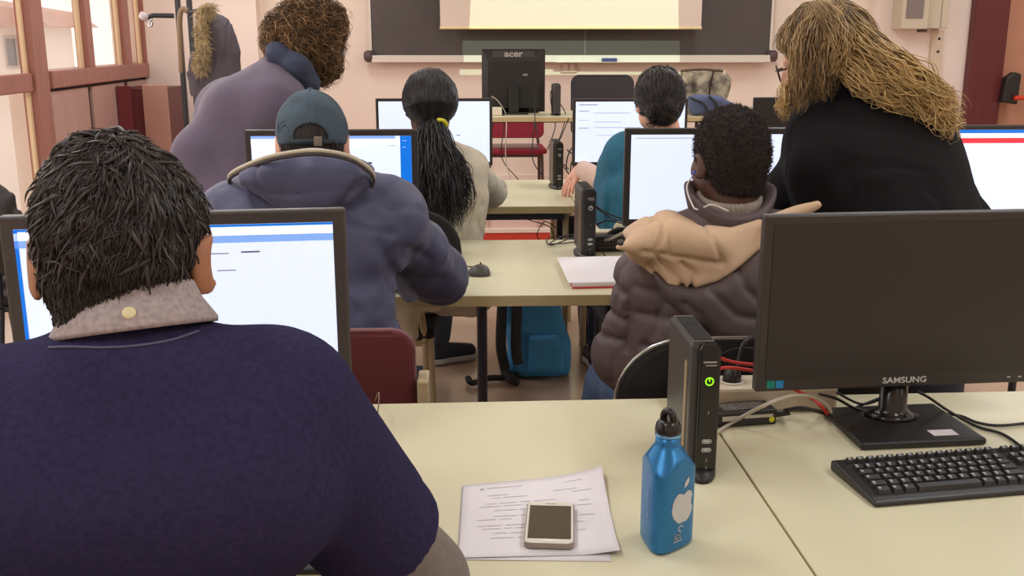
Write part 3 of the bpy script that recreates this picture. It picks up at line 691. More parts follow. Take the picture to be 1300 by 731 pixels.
# ============================================================ THE FOREGROUND TABLE
def flat_sheet(name, pts, z, lines, label, cat, t=.0012, curl=.006, mp=None, seed=1, marks=None):
    a, b, c_, d = [Vector((p.x, p.y, 0)) for p in pts]       # tl tr br bl
    N = 14; vs = []
    for j in range(N+1):
        for i in range(N+1):
            u, v = i/N, j/N; p = (a*(1-u)+b*u)*(1-v)+(d*(1-u)+c_*u)*v
            cz = curl*max(0, (u-.55)/.45)**2*max(0, (.5-v)/.5)+curl*.5*max(0, (v-.8)/.2)*max(0, (u-.8)/.2)
            vs.append((p.x, p.y, z+cz+t))
    fs = [(j*(N+1)+i, (j+1)*(N+1)+i, (j+1)*(N+1)+i+1, j*(N+1)+i+1) for j in range(N) for i in range(N)]
    m = MB().add(vs, fs, 0, True); o = len(vs)
    vb = [(x, y, zz-t) for x, y, zz in vs]; m.add(vb, [f[::-1] for f in fs], 0, True)
    ed = [j*(N+1) for j in range(N+1)]+[N*(N+1)+i for i in range(1, N+1)]+[j*(N+1)+N for j in range(N-1, -1, -1)]+[i for i in range(N-1, 0, -1)]
    for q in range(len(ed)): e0, e1 = ed[q], ed[(q+1) % len(ed)]; m.f.append((e0, e0+o, e1+o, e1)[::-1]); m.mi.append(0); m.sm.append(False)
    def Q(u, v):
        p = (a*(1-u)+b*u)*(1-v)+(d*(1-u)+c_*u)*v
        cz = curl*max(0, (u-.55)/.45)**2*max(0, (.5-v)/.5)+curl*.5*max(0, (v-.8)/.2)*max(0, (u-.8)/.2)
        return (p.x, p.y, z+cz+t+.0004)
    for (u0, v0, u1, v1) in lines:
        k = 5
        for i in range(k):
            ua, ub = u0+(u1-u0)*i/k, u0+(u1-u0)*(i+1)/k; m.add([Q(ua, v1), Q(ub, v1), Q(ub, v0), Q(ua, v0)], [(0, 1, 2, 3)], 1)
    o = m.build(name, [paper_m, print_m]); return tag(o, label, cat)
ln = [(.12, .085, .15, .11), (.17, .085, .26, .095), (.27, .088, .42, .094), (.72, .1, .85, .105)]
r_ = random.Random(5)
for v in (.2, .24, .32, .36, .42, .5, .54, .62, .66, .72, .78):
    x = .1+r_.random()*.12
    while x < .85:
        l = .05+r_.random()*.12; ln.append((x, v, min(.9, x+l), v+.006)); x += l+.02+(r_.random() > .6)*.3
flat_sheet('paper_sheet', [onz(588, 618, TOP), onz(763, 602, TOP), onz(787, 705, TOP), onz(582, 710, TOP)], TOP+.002, ln, 'printed white paper sheets lying under the phone on the foreground table', 'paper', curl=.012)
flat_sheet('paper_sheet', [onz(586, 619, TOP), onz(757, 612, TOP), onz(776, 713, TOP), onz(580, 711, TOP)], TOP+.0004, [], 'lower white paper sheet showing below the printed one at the foreground', 'paper', curl=0, t=.001)

ph = empty('smartphone', tuple(onz(698, 672, TOP)+Vector((0, 0, .0075))), R(-5.5), 'white framed smartphone lying on the printed paper', 'phone')
def rrect(w, h, r, k=5):
    out = []
    for cx, cy, a0 in ((w-r, h-r, 0), (-w+r, h-r, 90), (-w+r, -h+r, 180), (w-r, -h+r, 270)):
        out += [(cx+r*math.cos(R(a0+i*90/k)), cy+r*math.sin(R(a0+i*90/k))) for i in range(k+1)]
    return out
MB().prism(rrect(.0365, .068, .011), -.0035, .0045, axis='z').build('case', mat('phone_silver', (150, 140, 128), .3, metal=.6), ph, bevel=.0015)
MB().prism(rrect(.0345, .066, .010), .0045, .0052, axis='z').build('front_glass', mat('phone_white', (222, 214, 202), .2), ph)
MB().prism(rrect(.0312, .053, .001), .0052, .0055, axis='z').build('screen', mat('phone_screen', (74, 66, 54), .12), ph)
MB().prism(rrect(.0085, .003, .0028), .0052, .006, axis='z').build('home_button', mat('phone_button', (235, 228, 218), .25), ph, loc=(0, -.0595, 0))
MB().box(-.008, .008, .0585, .0602, .0052, .0056).build('earpiece', grey_m, ph)

# bottle: rounded triangular body rising in arches to a round neck
bt = empty('water_bottle', tuple(onz(843, 690, TOP)+Vector((0, .002, .0006))), 0, 'blue aluminium bottle with white fruit emblem and black cap', 'bottle')
bt.rotation_euler = (0, 0, R(-112))
bottle_blue = mat('bottle_blue', (44, 118, 172), .34, metal=.5, var=.05, vscale=30)
RB = .0415
def trix(r, z, a):
    da = (a % (2*math.pi/3))-math.pi/3
    flat = .0290/max(.2, math.cos(da)); kk = .0045
    tri = -kk*math.log(math.exp(-flat/kk)+math.exp(-.0412/kk))+.0008
    cone = .0425-(z-.117)*.68 if z > .117 else 9
    if z < .012: return min(tri, tri*(r/RB))
    return max(min(tri, cone), .0172) if z < .1535 else r
prof = [(.036, 0), (.040, .002), (.0428, .006), (RB, .012)]+[(RB, .012+.0035*i) for i in range(1, 41)]+[(.0172, .156), (.0172, .166)]
MB().lathe(prof, n=120, fx=trix).build('body', bottle_blue, bt)
MB().lathe([(.0178, .1655), (.0188, .167), (.0188, .1695), (.0172, .171)], n=32).build('neck_ring', mat('ring_blue', (120, 175, 215), .25, metal=.7), bt)
cp = MB().lathe([(.0182, .169), (.019, .174), (.0175, .182), (.0145, .187), (.012, .190)], n=28)
cp.build('cap', mat('cap_black', (26, 22, 20), .25), bt)
lp = [(.0092*math.cos(R(a)), 0, .190+.0115*math.sin(R(a))) for a in range(-35, 216, 12)]
MB().tube(lp, .0052, 10).build('cap_loop', mat('cap_black', (26, 22, 20), .25), bt, rot=(0, 0, R(60)))
# emblem on the face that looks right of the camera
def on_face(u, z, fa, lift=.0006):
    a = fa; d = .0315+.0035+lift; return (d*math.cos(a)-u*math.sin(a), d*math.sin(a)+u*math.cos(a), z)
def bface(name, polys, fa, m, tk=.0005):
    k = MB()
    for pts in polys:
        k.add([on_face(u, z, fa, tk) for u, z in pts], [tuple(range(len(pts)))])
    return k.build(name, m, bt)
def on_bottle(u, z, fa, tk):
    """wrap a mark on the bottle: u is arc length from the face centre"""
    a = fa+math.atan2(u, .0305); r = trix(RB, z, a % (2*math.pi))+tk; return (r*math.cos(a), r*math.sin(a), z)
def wrapmark(name, pts, fa, m, tk=.0006):
    us = [p[0] for p in pts]; zs = [p[1] for p in pts]; n = 44; k = MB()
    u0, u1, z0, z1 = min(us), max(us), min(zs), max(zs); gx, gy = np.meshgrid(np.linspace(u0, u1, n), np.linspace(z0, z1, n), indexing='ij')
    ins = poly2(gx.astype(np.float32), gy.astype(np.float32), pts) < .0002
    for i in range(n-1):
        for j in range(n-1):
            if ins[i, j] and ins[i+1, j+1] and ins[i+1, j] and ins[i, j+1]:
                k.add([on_bottle(gx[a, b], gy[a, b], fa, tk) for a, b in ((i, j), (i+1, j), (i+1, j+1), (i, j+1))], [(0, 1, 2, 3)])
    return k.build(name, m, bt)
emb = mat('emblem_white', (196, 196, 196), .4)
ap = []
for t in range(0, 360, 6):
    a = R(t); x = math.cos(a); y = math.sin(a); r = 1.0
    r -= .22*math.exp(-((t-90)/16)**2)+.13*math.exp(-((t-270)/16)**2); r += .07*math.exp(-((t-50)/22)**2)+.07*math.exp(-((t-130)/22)**2)
    y2 = y*(1.05 if y > 0 else 1.12); x2 = x*(1.05 if y > 0 else 1.05-.25*y*y)
    px_, py_ = x2*r, y2*r
    dd = math.hypot(px_-1.18, py_-.18)
    if dd < .42: px_, py_ = 1.18+(px_-1.18)*.42/dd, .18+(py_-.18)*.42/dd
    ap.append((px_*.0235+.004, py_*.0235+.066))
FA = R(120); 
wrapmark('fruit_emblem', ap, R(60), emb)
wrapmark('emblem_leaf', [(.0042, .0945), (.005, .101), (.009, .106), (.0145, .109), (.0155, .103), (.0125, .098), (.008, .0952)], R(60), emb)
t_ = text('small_logo', 'ict', .016, emb, bt, (0, 0, 0), (0, 0, 0), depth=.0001, off=.0003)
for v in t_.data.vertices: v.co = on_bottle(v.co.x-.006, v.co.y+.024, R(60), .0007)
wrapmark('logo_line', [(-.014, .0155), (.004, .0155), (.004, .0168), (-.014, .0168)], R(60), emb)
wrapmark('logo_swirl', [(.0+.0055*math.cos(R(a)), .034+.0048*math.sin(R(a))) for a in range(0, 300, 20)]+[(.0+.0040*math.cos(R(a)), .034+.0034*math.sin(R(a))) for a in range(300, 0, -20)], R(60), emb)
t_ = text('side_lettering', 'sowbo', .016, mat('letter_pale', (176, 200, 220), .4), bt, (0, 0, 0), (0, 0, 0), depth=.0001)
for v in t_.data.vertices: v.co = on_bottle(-(v.co.y)*1.0+.012, v.co.x*1.1+.072, R(-60), .0007)

# power adapter, sockets, cables behind the mini computer
ad = empty('power_adapter', tuple(onz(950, 541, TOP)), R(8), 'black power adapter block with paper labels behind the mini computer', 'power adapter')
MB().box(-.07, .056, 0, .055, .0005, .03).build('case', black_pl, ad, bevel=.003)
MB().box(-.052, -.018, -.0006, 0, .013, .022).box(-.008, .048, -.0006, 0, .016, .022).build('paper_label', mat('label_w', (196, 190, 180), .6), ad)
MB().lathe([(.0055, 0), (.0055, .0008)], n=16).build('yellow_sticker', mat('yellow_dot', (216, 206, 30), .5), ad, loc=(.046, -.0002, .011), rot=(R(90), 0, 0))
MB().box(-.045, .04, .01, .045, .03, .0304).build('top_label', mat('label_g', (96, 90, 86), .6, var=.5, vscale=180), ad)
MB().tube([(.056, .02, .014), (.075, .018, .014), (.09, .016, .013)], [.008, .006, .003], 10).build('plug', black_pl, ad)
stp = empty('power_strip', (at(960, 500, 1.86).x, 1.90, TOP), R(1), 'white power strip with black plugs behind the dark monitor', 'power strip')
MB().box(-.15, .16, -.045, .04, .0008, .05).build('body', white_pl, stp, bevel=.006)
for i, x in enumerate((-.115, -.04, .035, .11)):
    MB().lathe([(.024, 0), (.024, .003), (.019, .003), (.017, -.001)], n=20).build('socket', mat('socket_w', (236, 228, 212), .4), stp, loc=(x, -.004, .0505))
    if i < 3: MB().lathe([(.017, .0), (.019, .012), (.015, .022), (.007, .03)], n=12).build('plug', black_pl, stp, loc=(x, -.004, .0512))
def cable(pts, r, m, label, cat='cable', name='cable', group=None):
    return tag(MB().tube(smoothpath(pts, 7), r, 8).build(name, m), label, cat, group)
Z = TOP
V = Vector
cable([at(905, 450, 1.8), at(925, 458, 1.82), at(950, 462, 1.84), at(985, 464, 1.87), at(1010, 470, 1.88)], .0032, red_cable, 'red cable running above the white power strip to the monitor', name='network_cable')
cable([at(905, 475, 1.78), at(917, 467, 1.79), at(940, 468, 1.8), at(968, 474, 1.82), at(1000, 490, 1.83), at(1030, 505, 1.82), at(1043, 516, 1.80), onz(1052, 527, Z+.006)], .0034, red_cable, 'red cable looping over the plugs and down behind the monitor base', name='network_cable')
cable([onz(905, 552, Z+.005), onz(930, 536, Z+.01), at(965, 517, 1.72), at(1000, 503, 1.74), at(1030, 503, 1.77), at(1050, 515, 1.8), onz(1056, 528, Z+.006)], .0034, grey_cable, 'pale grey cable arching from the mini computer towards the monitor', name='network_cable')
cable([onz(996, 521, Z+.012), at(1015, 518, 1.75), at(1030, 520, 1.76), onz(1046, 524, Z+.006)], .004, blk_cable, 'black power lead leaving the adapter block')
cable([at(935, 478, 1.85), at(938, 455, 1.86), at(945, 435, 1.87), at(958, 428, 1.9), at(985, 440, 1.93)], .004, blk_cable, 'black cable curving up from the plug behind the dark monitor')
cable([at(910, 452, 1.9), at(935, 442, 1.91), at(965, 443, 1.92), at(985, 446, 1.92)], .0015, blk_cable, 'thin black cable above the red cables')
cable([at(1040, 500, 1.78), at(1062, 506, 1.8), at(1090, 520, 1.82), at(1120, 522, 1.83), at(1160, 523, 1.83), onz(1215, 527, Z+.006), onz(1240, 536, Z+.004), onz(1270, 540, Z+.004), onz(1320, 535, Z+.004)], .0028, blk_cable, 'black cable crossing behind the base of the dark monitor')
cable([at(1165, 497, 1.79), at(1180, 505, 1.8), onz(1205, 522, Z+.012), onz(1240, 541, Z+.004), onz(1275, 552, Z+.004), onz(1310, 578, Z+.004)], .0028, blk_cable, 'black cable dropping from the dark monitor to the right table edge')
cable([at(1062, 498, 1.8), at(1090, 512, 1.81), at(1110, 510, 1.81), at(1130, 498, 1.81)], .0024, blk_cable, 'short black cable sagging left of the monitor neck')
cable([onz(1068, 531, Z+.004), at(1085, 518, 1.86), at(1110, 508, 1.86), at(1135, 498, 1.83)], .0026, blk_cable, 'black cable rising from the table to the monitor neck')
cable([onz(476, 508, Z+.004), at(481, 498, 1.86), at(480, 520, 1.8), onz(478, 533, Z+.003), onz(486, 540, Z+.003), onz(476, 541, Z+.003)], .0012, mat('wire_brown', (120, 96, 78), .5), 'thin brown wire standing up at the left of the table', name='wire')
bk = tag(MB().box(-.008, .010, -.01, .012, .0005, .052).build('socket_block', white_pl, None, loc=(at(452, 500, 1.86).x, 1.86, TOP), bevel=.002), 'small cream block at the far edge beside the navy elbow', 'socket')

# ============================================================ MIDDLE ROW THINGS
np_ = empty('notepad', (0, 0, TOP), 0, 'stack of white papers with a red cover edge on the middle table', 'papers')
q = [onz(712, 334, TOP), onz(800, 332, TOP), onz(806, 365, TOP), onz(727, 367, TOP)]
MB().prism([(p.x, p.y) for p in reversed(q)], .0006, .006, axis='z').build('red_cover', mat('cover_red', (206, 72, 70), .5), np_)
MB().prism([(p.x+(.001 if i in (0,3) else 0), p.y+.002) for i, p in reversed(list(enumerate(q)))], .0062, .017, axis='z').build('pages', paper_m, np_)
MB().prism([(p.x-.012, p.y+.006) for p in reversed(q)], .0172, .0182, axis='z').build('top_sheet', mat('sheet_top', (236, 230, 230), .7), np_)
s2 = empty('power_strip', tuple(onz(776, 300, TOP)+V((0, 0, 0))), 0, 'white power strip between the mini computer and the empty page monitor', 'power strip')
s2.location = (at(776, 292, 3.5).x, 3.52, TOP)
MB().box(-.07, .12, -.03, .03, .001, .05).build('body', white_pl, s2, bevel=.005)
MB().lathe([(.02, 0), (.02, .012), (.008, .03)], n=14).build('plug', mat('plug_cream', (220, 214, 180), .5), s2, loc=(.03, 0, .051))
a2 = empty('power_adapter', (at(776, 316, 3.38).x, 3.39, TOP), 0, 'black adapter with grid of holes beside the mini computer on the middle table', 'power adapter')
MB().box(-.06, .06, 0, .05, .001, .052).build('case', black_pl, a2, bevel=.004)
g = MB()
for i in range(8):
    for j in range(3): g.box(-.04+i*.011, -.034+i*.011, -.0008, 0, .012+j*.012, .018+j*.012)
g.build('hole_grid', mat('hole_grey', (96, 90, 84), .6), a2)
cable([onz(757, 308, Z+.005), at(775, 303, 3.33), at(795, 294, 3.34), at(815, 292, 3.36)], .005, grey_cable, 'pale grey cable by the mini computer on the middle table', name='network_cable')
coil = [onz(730, 303, Z+.004), onz(705, 300, Z+.006), onz(694, 304, Z+.006), onz(700, 311, Z+.006), onz(722, 303, Z+.012), onz(731, 298, Z+.018), onz(715, 300, Z+.01), onz(698, 309, Z+.01), onz(712, 309, Z+.006), onz(732, 307, Z+.006)]
cable(coil, .0022, blk_cable, 'coiled thin black cable left of the mini computer on the middle table')
for i, pts in enumerate(([(757, 262), (770, 270), (790, 278)], [(757, 285), (772, 280), (792, 284)], [(750, 240), (752, 258), (775, 276), (796, 283)])):
    cable([at(x, y, 3.4+.03*i) for x, y in pts], .0025, blk_cable, ['black cable sloping behind the middle mini computer towards the teal sleeve', 'black cable low behind the middle mini computer', 'black cable dropping behind the middle mini computer'][i])
jb = empty('cable_box', (at(720, 288, 4.42).x, 4.46, TOP-.0625), 0, 'black box hanging under the far row table edge with a wire loop', 'junction box')
MB().box(-.045, .045, -.03, .03, -.125, -.001).build('case', black_pl, jb, bevel=.004)
MB().box(-.035, .02, -.034, -.03, -.10, -.02).build('cover', mat('cover_blk', (26, 25, 25), .35), jb)
MB().tube(smoothpath([(-.045, 0, -.05), (-.1, -.02, -.02), (-.13, -.02, -.09), (-.06, -.03, -.11), (-.07, -.03, -.05), (-.1, -.03, -.03), (-.15, .0, -.02), (-.2, .0, -.002)], 6), .0022, 6).build('wire_loop', blk_cable, jb)

# ============================================================ FLOOR THINGS UNDER THE TABLES
bpm = mat('pack_blue', (66, 148, 204), .7, var=.06, vscale=10, bump=.15, bscale=40)
def packfn(poly, Y, th, seed, fold=.01, k=.07):
    P2 = xz(poly, Y)
    def fn(G):
        a = poly2(G[0], G[2], P2); return smax(a, np.abs(G[1]-Y)-th, k)+fold*vnoise(G, 9, seed)+fold*.5*vnoise(G, 22, seed+3)
    xs = [p[0] for p in P2]; zs = [p[1] for p in P2]
    return fn, (min(xs)-.03, Y-th-.04, max(.0, min(zs)-.03)), (max(xs)+.03, Y+th+.04, max(zs)+.03)
fn, lo, hi = packfn([(640, 340), (702, 340), (712, 395), (722, 425), (720, 470), (700, 479), (665, 478), (642, 465)], 4.3, .11, 41)
bp = sdf_obj('backpack', lambda G: smax(fn(G), -(G[2]-.004), .01), lo, hi, .008, bpm); tag(bp, 'bright blue backpack standing on the floor under the middle table', 'backpack')
f2, lo, hi = packfn([(672, 424), (708, 424), (716, 440), (714, 470), (672, 470)], 4.19, .035, 47, .006, .03)
sdf_obj('front_pocket', f2, lo, hi, .007, bpm, bp)
strap_m = mat('strap_black', (40, 38, 38), .8)
MB().tube(smoothpath([at(640, 345, 4.16), at(637, 400, 4.14), at(636, 440, 4.14), at(641, 468, 4.16)], 6), .022, 6).build('strap', strap_m, bp)
MB().tube(smoothpath([at(658, 345, 4.15), at(656, 400, 4.13), at(655, 440, 4.13), at(658, 462, 4.12)], 6), .022, 6).build('strap', strap_m, bp)
MB().tube(smoothpath([onz(664, 466, .03), onz(650, 478, .02), onz(620, 480, .02), onz(600, 486, .02), onz(594, 480, .025)], 6), .014, 6).tube(smoothpath([onz(640, 470, .03), onz(650, 482, .03), onz(656, 484, .02)], 5), .02, 6).build('buckle_strap', strap_m, bp)
dk = mat('bag_black', (28, 27, 30), .7, bump=.1, bscale=60)
fn3, lo3, hi3 = packfn([(733, 345), (790, 345), (795, 400), (792, 470), (738, 471), (735, 420)], 4.6, .11, 51, .006)
bg2 = sdf_obj('black_bag', lambda G: smax(fn3(G), -(G[2]-.004), .01), lo3, hi3, .01, dk); tag(bg2, 'black travel bag on the floor right of the blue backpack', 'bag')
MB().tube(smoothpath([at(746, 392, 4.44), at(748, 430, 4.43), at(744, 462, 4.44)], 5), .006, 6).build('zip', mat('zip_grey', (96, 94, 96), .4), bg2)

# things on the teacher's desk
camo = mat('camo', (196, 186, 160), .8, vscale=13, col2=(72, 62, 54), bump=.1)
f4, lo, hi = packfn([(866, 90), (918, 88), (926, 100), (922, 126), (915, 142), (872, 142), (864, 120)], 7.42, .09, 61, .006, .05)
lo = (lo[0], lo[1], .89)
cb = sdf_obj('camouflage_bag', lambda G: smax(f4(G), -(G[2]-.902), .01), lo, hi, .009, camo); tag(cb, "camouflage print bag standing on the teacher's desk", 'bag')
MB().tube(smoothpath([at(864, 90, 7.34), at(890, 88, 7.33), at(918, 90, 7.34)], 6), .009, 6).build('rim', mat('brown_strap', (92, 72, 50), .7), cb)
MB().tube(smoothpath([at(906, 90, 7.32), at(902, 108, 7.31), at(900, 128, 7.32)], 6), .006, 6).build('strap', gap_m, cb)
f5, lo, hi = packfn([(874, 122), (888, 120), (915, 122), (938, 134), (934, 139), (905, 143), (878, 147), (874, 135)], 7.24, .07, 66, .006, .04)
lo = (lo[0], lo[1], .89)
cb2 = sdf_obj('blue_bag', lambda G: smax(f5(G), -(G[2]-.902), .01), lo, hi, .008, mat('bag_blue', (82, 92, 124), .8)); tag(cb2, "slate blue bag with dark straps on the teacher's desk", 'bag')
MB().tube(smoothpath([at(900, 122, 7.16), at(908, 130, 7.15), at(912, 140, 7.16)], 5), .008, 6).tube(smoothpath([at(876, 124, 7.16), at(893, 132, 7.15), at(900, 145, 7.16)], 5), .007, 6).build('strap', strap_m, cb2)
for i, pts in enumerate(([(624, 122), (632, 128), (641, 142), (643, 160), (642, 200), (650, 235)], [(678, 116), (679, 150), (676, 200), (690, 225)], [(706, 110), (699, 118), (701, 140), (705, 160), (695, 190)], [(710, 130), (718, 145), (714, 165), (705, 195), (718, 215)], [(722, 150), (714, 170), (705, 195), (722, 215)], [(622, 135), (636, 140), (640, 160), (637, 200), (660, 230)])):
    cable([at(x, y, (7.33 if y < 147 else 7.08)+.01*i) for x, y in pts], .0035, blk_cable if i else grey_cable, ['pale cable hanging down in front of the red chair at left', 'thin dark cable hanging from the square monitor', 'dark cable looping from the mini computer on the teacher desk', 'dark cable hanging right of the red chair', "dark cable slanting under the right part of the teacher's desk", 'dark cable hanging at the left side of the red chair'][i])
wp = tag(MB().box(-.05, .05, -.04, .04, 0, .055).build('white_box', white_pl, None, loc=(at(628, 130, 7.3).x, 7.3, .901), bevel=.006), "small white box on the teacher's desk left of the square monitor", 'box')
# cables on the far table right of the mini computer
for i, pts in enumerate(([(720, 190), (726, 195), (733, 200)], [(733, 178), (722, 195), (719, 215), (727, 225)], [(736, 190), (726, 205), (724, 222)], [(745, 236), (755, 239), (765, 239), (775, 236)])):
    cable([at(x, y, 4.9+.01*i) for x, y in pts], .003, blk_cable if i < 3 else grey_cable, ['short black cable between the far mini computer and the text monitor', 'black cable curving left of the text monitor', 'second black cable curving left of the text monitor', 'pale cable lying under the text monitor'][i])

# ============================================================ PEOPLE
def N3(v): v = np.array(v, float); return v/np.linalg.norm(v)
def rotm(yaw=0, pitch=0, roll=0):
    """face direction +Y; yaw>0 turns to the left (ccw), pitch<0 looks down"""
    return (Matrix.Rotation(R(yaw), 3, 'Z') @ Matrix.Rotation(R(pitch), 3, 'X') @ Matrix.Rotation(R(roll), 3, 'Y'))
def loc_of(G, c, M):
    p = [G[i]-c[i] for i in range(3)]
    return [M[0][i]*p[0]+M[1][i]*p[1]+M[2][i]*p[2] for i in range(3)]
_EM = {s: np.array(Matrix.Rotation(R(-s*32), 3, 'Z') @ Matrix.Rotation(R(-12), 3, 'X')) for s in (-1, 1)}
def _ell(L, c, r, M=None): return ell(L, c, r, None if M is None else Matrix(M.tolist()))
def head_sdf(L, neck=None, nr=.055):
    d = ell(L, (0, -.010, .030), (.074, .093, .088))
    d = smin(d, ell(L, (0, .030, -.035), (.056, .056, .068)), .04)
    d = smin(d, ell(L, (0, .070, -.080), (.022, .018, .018)), .03)
    for s in (-1, 1):
        d = smin(d, ell(L, (s*.036, .058, -.022), (.024, .024, .024)), .03)
        d = smin(d, ell(L, (s*.052, .015, -.06), (.012, .02, .02)), .04)
    d = smin(d, cap(L, (-.033, .078, .023), (.033, .078, .023), .011, .011), .02)
    for s in (-1, 1): d = smax(d, -(ell(L, (s*.031, .096, .005), (.017, .014, .011))), .014)
    d = smin(d, cap(L, (0, .086, .012), (0, .104, -.024), .007, .011), .014)
    for s in (-1, 1): d = smin(d, ell(L, (s*.011, .096, -.028), (.008, .009, .007)), .008)
    d = smin(d, ell(L, (0, .089, -.050), (.023, .008, .0055)), .006)
    d = smin(d, ell(L, (0, .087, -.059), (.020, .009, .006)), .006)
    if neck is not None: d = smin(d, cap(L, (0, -.028, -.045), neck, nr, nr*1.06), .03)
    for s in (-1, 1):
        e = _ell(L, (s*.083, -.012, -.006), (.0075, .021, .032), _EM[s]); e = smax(e, -_ell(L, (s*.089, -.002, -.002), (.006, .012, .02), _EM[s]), .006)
        d = smin(d, e, .006)
    return d
def hand_prims(w, d, up, s, curl=.5, sc=1):
    """w wrist, d direction of fingers, up back of hand, s=+1 right"""
    w = np.array(w, float); d = N3(d); up = N3(np.array(up)-d*np.dot(up, d)); x = np.cross(d, up)*(-s)   # x towards the thumb
    x = -x if False else x
    f = lambda a, b, c: w+(x*a+d*b+up*c)*sc
    L = [('c', f(.012, .01, 0), f(.024, .075, 0), .016*sc, .013*sc, .02), ('c', f(-.012, .01, 0), f(-.024, .07, 0), .016*sc, .013*sc, .02), ('c', f(0, -.02, 0), f(0, .05, .002), .021*sc, .018*sc, .02)]
    for i, (a, ln) in enumerate(((.028, .072), (.0095, .08), (-.009, .074), (-.027, .058))):
        p = f(a, .082-.004*abs(i-1), 0); ang = 0; pp = p
        for j, fr in enumerate((.45, .32, .23)):
            ang += curl*(.45+.25*j); q = pp+(d*math.cos(ang)-up*math.sin(ang)+x*a*.8)*ln*fr*sc
            L.append(('c', pp, q, (.0092-.0008*j)*sc, (.0086-.0009*j)*sc, .003)); pp = q
    b = f(.024, .018, -.004); m = f(.048, .05, -.014); e = f(.05, .078, -.022)
    L += [('c', b, m, .012*sc, .0098*sc, .008), ('c', m, e, .0098*sc, .008*sc, .003)]
    return L
class Person:
    def __init__(s, name, label, skin, hc, hr, nk, hip, chest, rv, shL, shR, elL, elR, wrL, wrR, kn, an, g=1, toes=None, handup=((0, 0, 1), (0, 0, 1)), handdir=None, curl=.5, hs=1.0, head_h=.0055):
        A = lambda v: np.array(v, float)
        s.hc, s.nk, s.hip, s.chest = A(hc), A(nk), A(hip), A(chest); s.rv = N3(rv); s.M = rotm(*hr); s.hs = hs
        s.sh = (A(shL), A(shR)); s.el = (A(elL), A(elR)); s.wr = (A(wrL), A(wrR)); s.kn = [A(k) for k in kn]; s.an = [A(k) for k in an]; s.g = g
        s.fw = np.cross(np.array([0, 0, 1]), s.rv)
        nl = np.array([np.dot(s.nk-s.hc, np.array([s.M[r][c] for r in range(3)])) for c in range(3)])/hs
        s.neckl = tuple(nl)
        def bodyfn(G): return prims(G, s.torso(-.012)+s.arms(-.002)+s.legs(-.003)+s.feet(0), .04)
        lst = s.torso(0)+s.arms(0)+s.legs(0)+s.feet(0); lo, hi = bounds(lst)
        parts = [(bodyfn, lo, hi, .013)]
        def hfn(G):
            L = loc_of(G, s.hc, s.M); L = [q/hs for q in L]; d = head_sdf(L, s.neckl)*hs
            return d
        pts = np.array([s.hc, s.nk]); parts.append((hfn, pts.min(0)-.15, pts.max(0)+.15, head_h))
        for i, sg in ((0, -1), (1, 1)):
            dr = s.wr[i]-s.el[i] if handdir is None or handdir[i] is None else handdir[i]
            hp = hand_prims(s.wr[i], dr, handup[i], sg, curl)
            l2, h2 = bounds(hp, .012); parts.append((lambda G, hp=hp: prims(G, hp, .006), l2, h2, .0034))
        s.o = sdf_join(name, parts, skin); tag(s.o, label, 'person')
        for sg in (-1, 1):
            c = s.world((sg*.031, .0765, .005)); me = MB(); k = 14; Q = (s.M @ Matrix.Rotation(R(-90), 3, 'X')).to_4x4()
            pr = [(.0125*hs*math.sin(R(a)), .0125*hs*math.cos(R(a))) for a in range(178, 1, -11)]; me.lathe(pr, n=k)
            for q in range(len(me.f)-2):
                if q//k >= len(pr)-5: me.mi[q] = 1
            me.mi[-1] = 1
            e = me.build('eye', [eye_m, mat('iris_dark', (52, 34, 24), .2)], s.o); e.matrix_local = Matrix.Translation(Vector(tuple(c))) @ Q
    def world(s, l): return s.hc+np.array(s.M @ Vector(l))*s.hs
    def torso(s, inf=0, w=1):
        g = s.g; rv = s.rv; mid = s.hip*.5+s.chest*.5; r = []
        r.append(('c', s.hip-rv*.085*g, s.hip+rv*.085*g, .108*g+inf, .108*g+inf, .06))
        r.append(('c', mid-rv*.075*g, mid+rv*.075*g, .102*g+inf, .102*g+inf, .08))
        r.append(('c', s.chest-rv*.09*g, s.chest+rv*.09*g, .112*g+inf, .112*g+inf, .08))
        tl = s.chest*.45+s.nk*.55
        r.append(('c', s.sh[0]*.65+tl*.35, s.sh[1]*.65+tl*.35, .075*g+inf, .075*g+inf, .06))
        for i in (0, 1): r.append(('c', s.nk*.8+s.chest*.2, s.sh[i], .055*g+inf, .058*g+inf, .05))
        return r
    def arms(s, inf=0, upto=1, which=(0, 1), start=0):
        r = []
        for i in which:
            if start == 0: r.append(('c', s.sh[i], s.el[i], .054+inf, .043+inf, .04))
            r.append(('c', s.el[i], s.el[i]+(s.wr[i]-s.el[i])*upto, .044+inf, .044+(.031-.044)*upto+inf, .03))
        return r
    def legs(s, inf=0, upto=1):
        r = []
        for i, sg in ((0, -1), (1, 1)):
            hp = s.hip+s.rv*sg*.085*s.g-np.array([0, 0, .01])
            r.append(('c', hp, s.kn[i], .088+inf, .058+inf, .05)); r.append(('c', s.kn[i], s.kn[i]+(s.an[i]-s.kn[i])*upto, .056+inf, .056+(.038-.056)*upto+inf, .03))
        return r
    def feet(s, inf=0):
        return [('c', s.an[i]-np.array([0, 0, .025]), s.an[i]+s.fw*.14-np.array([0, 0, .045]), .036+inf, .03+inf, .03) for i in (0, 1)]
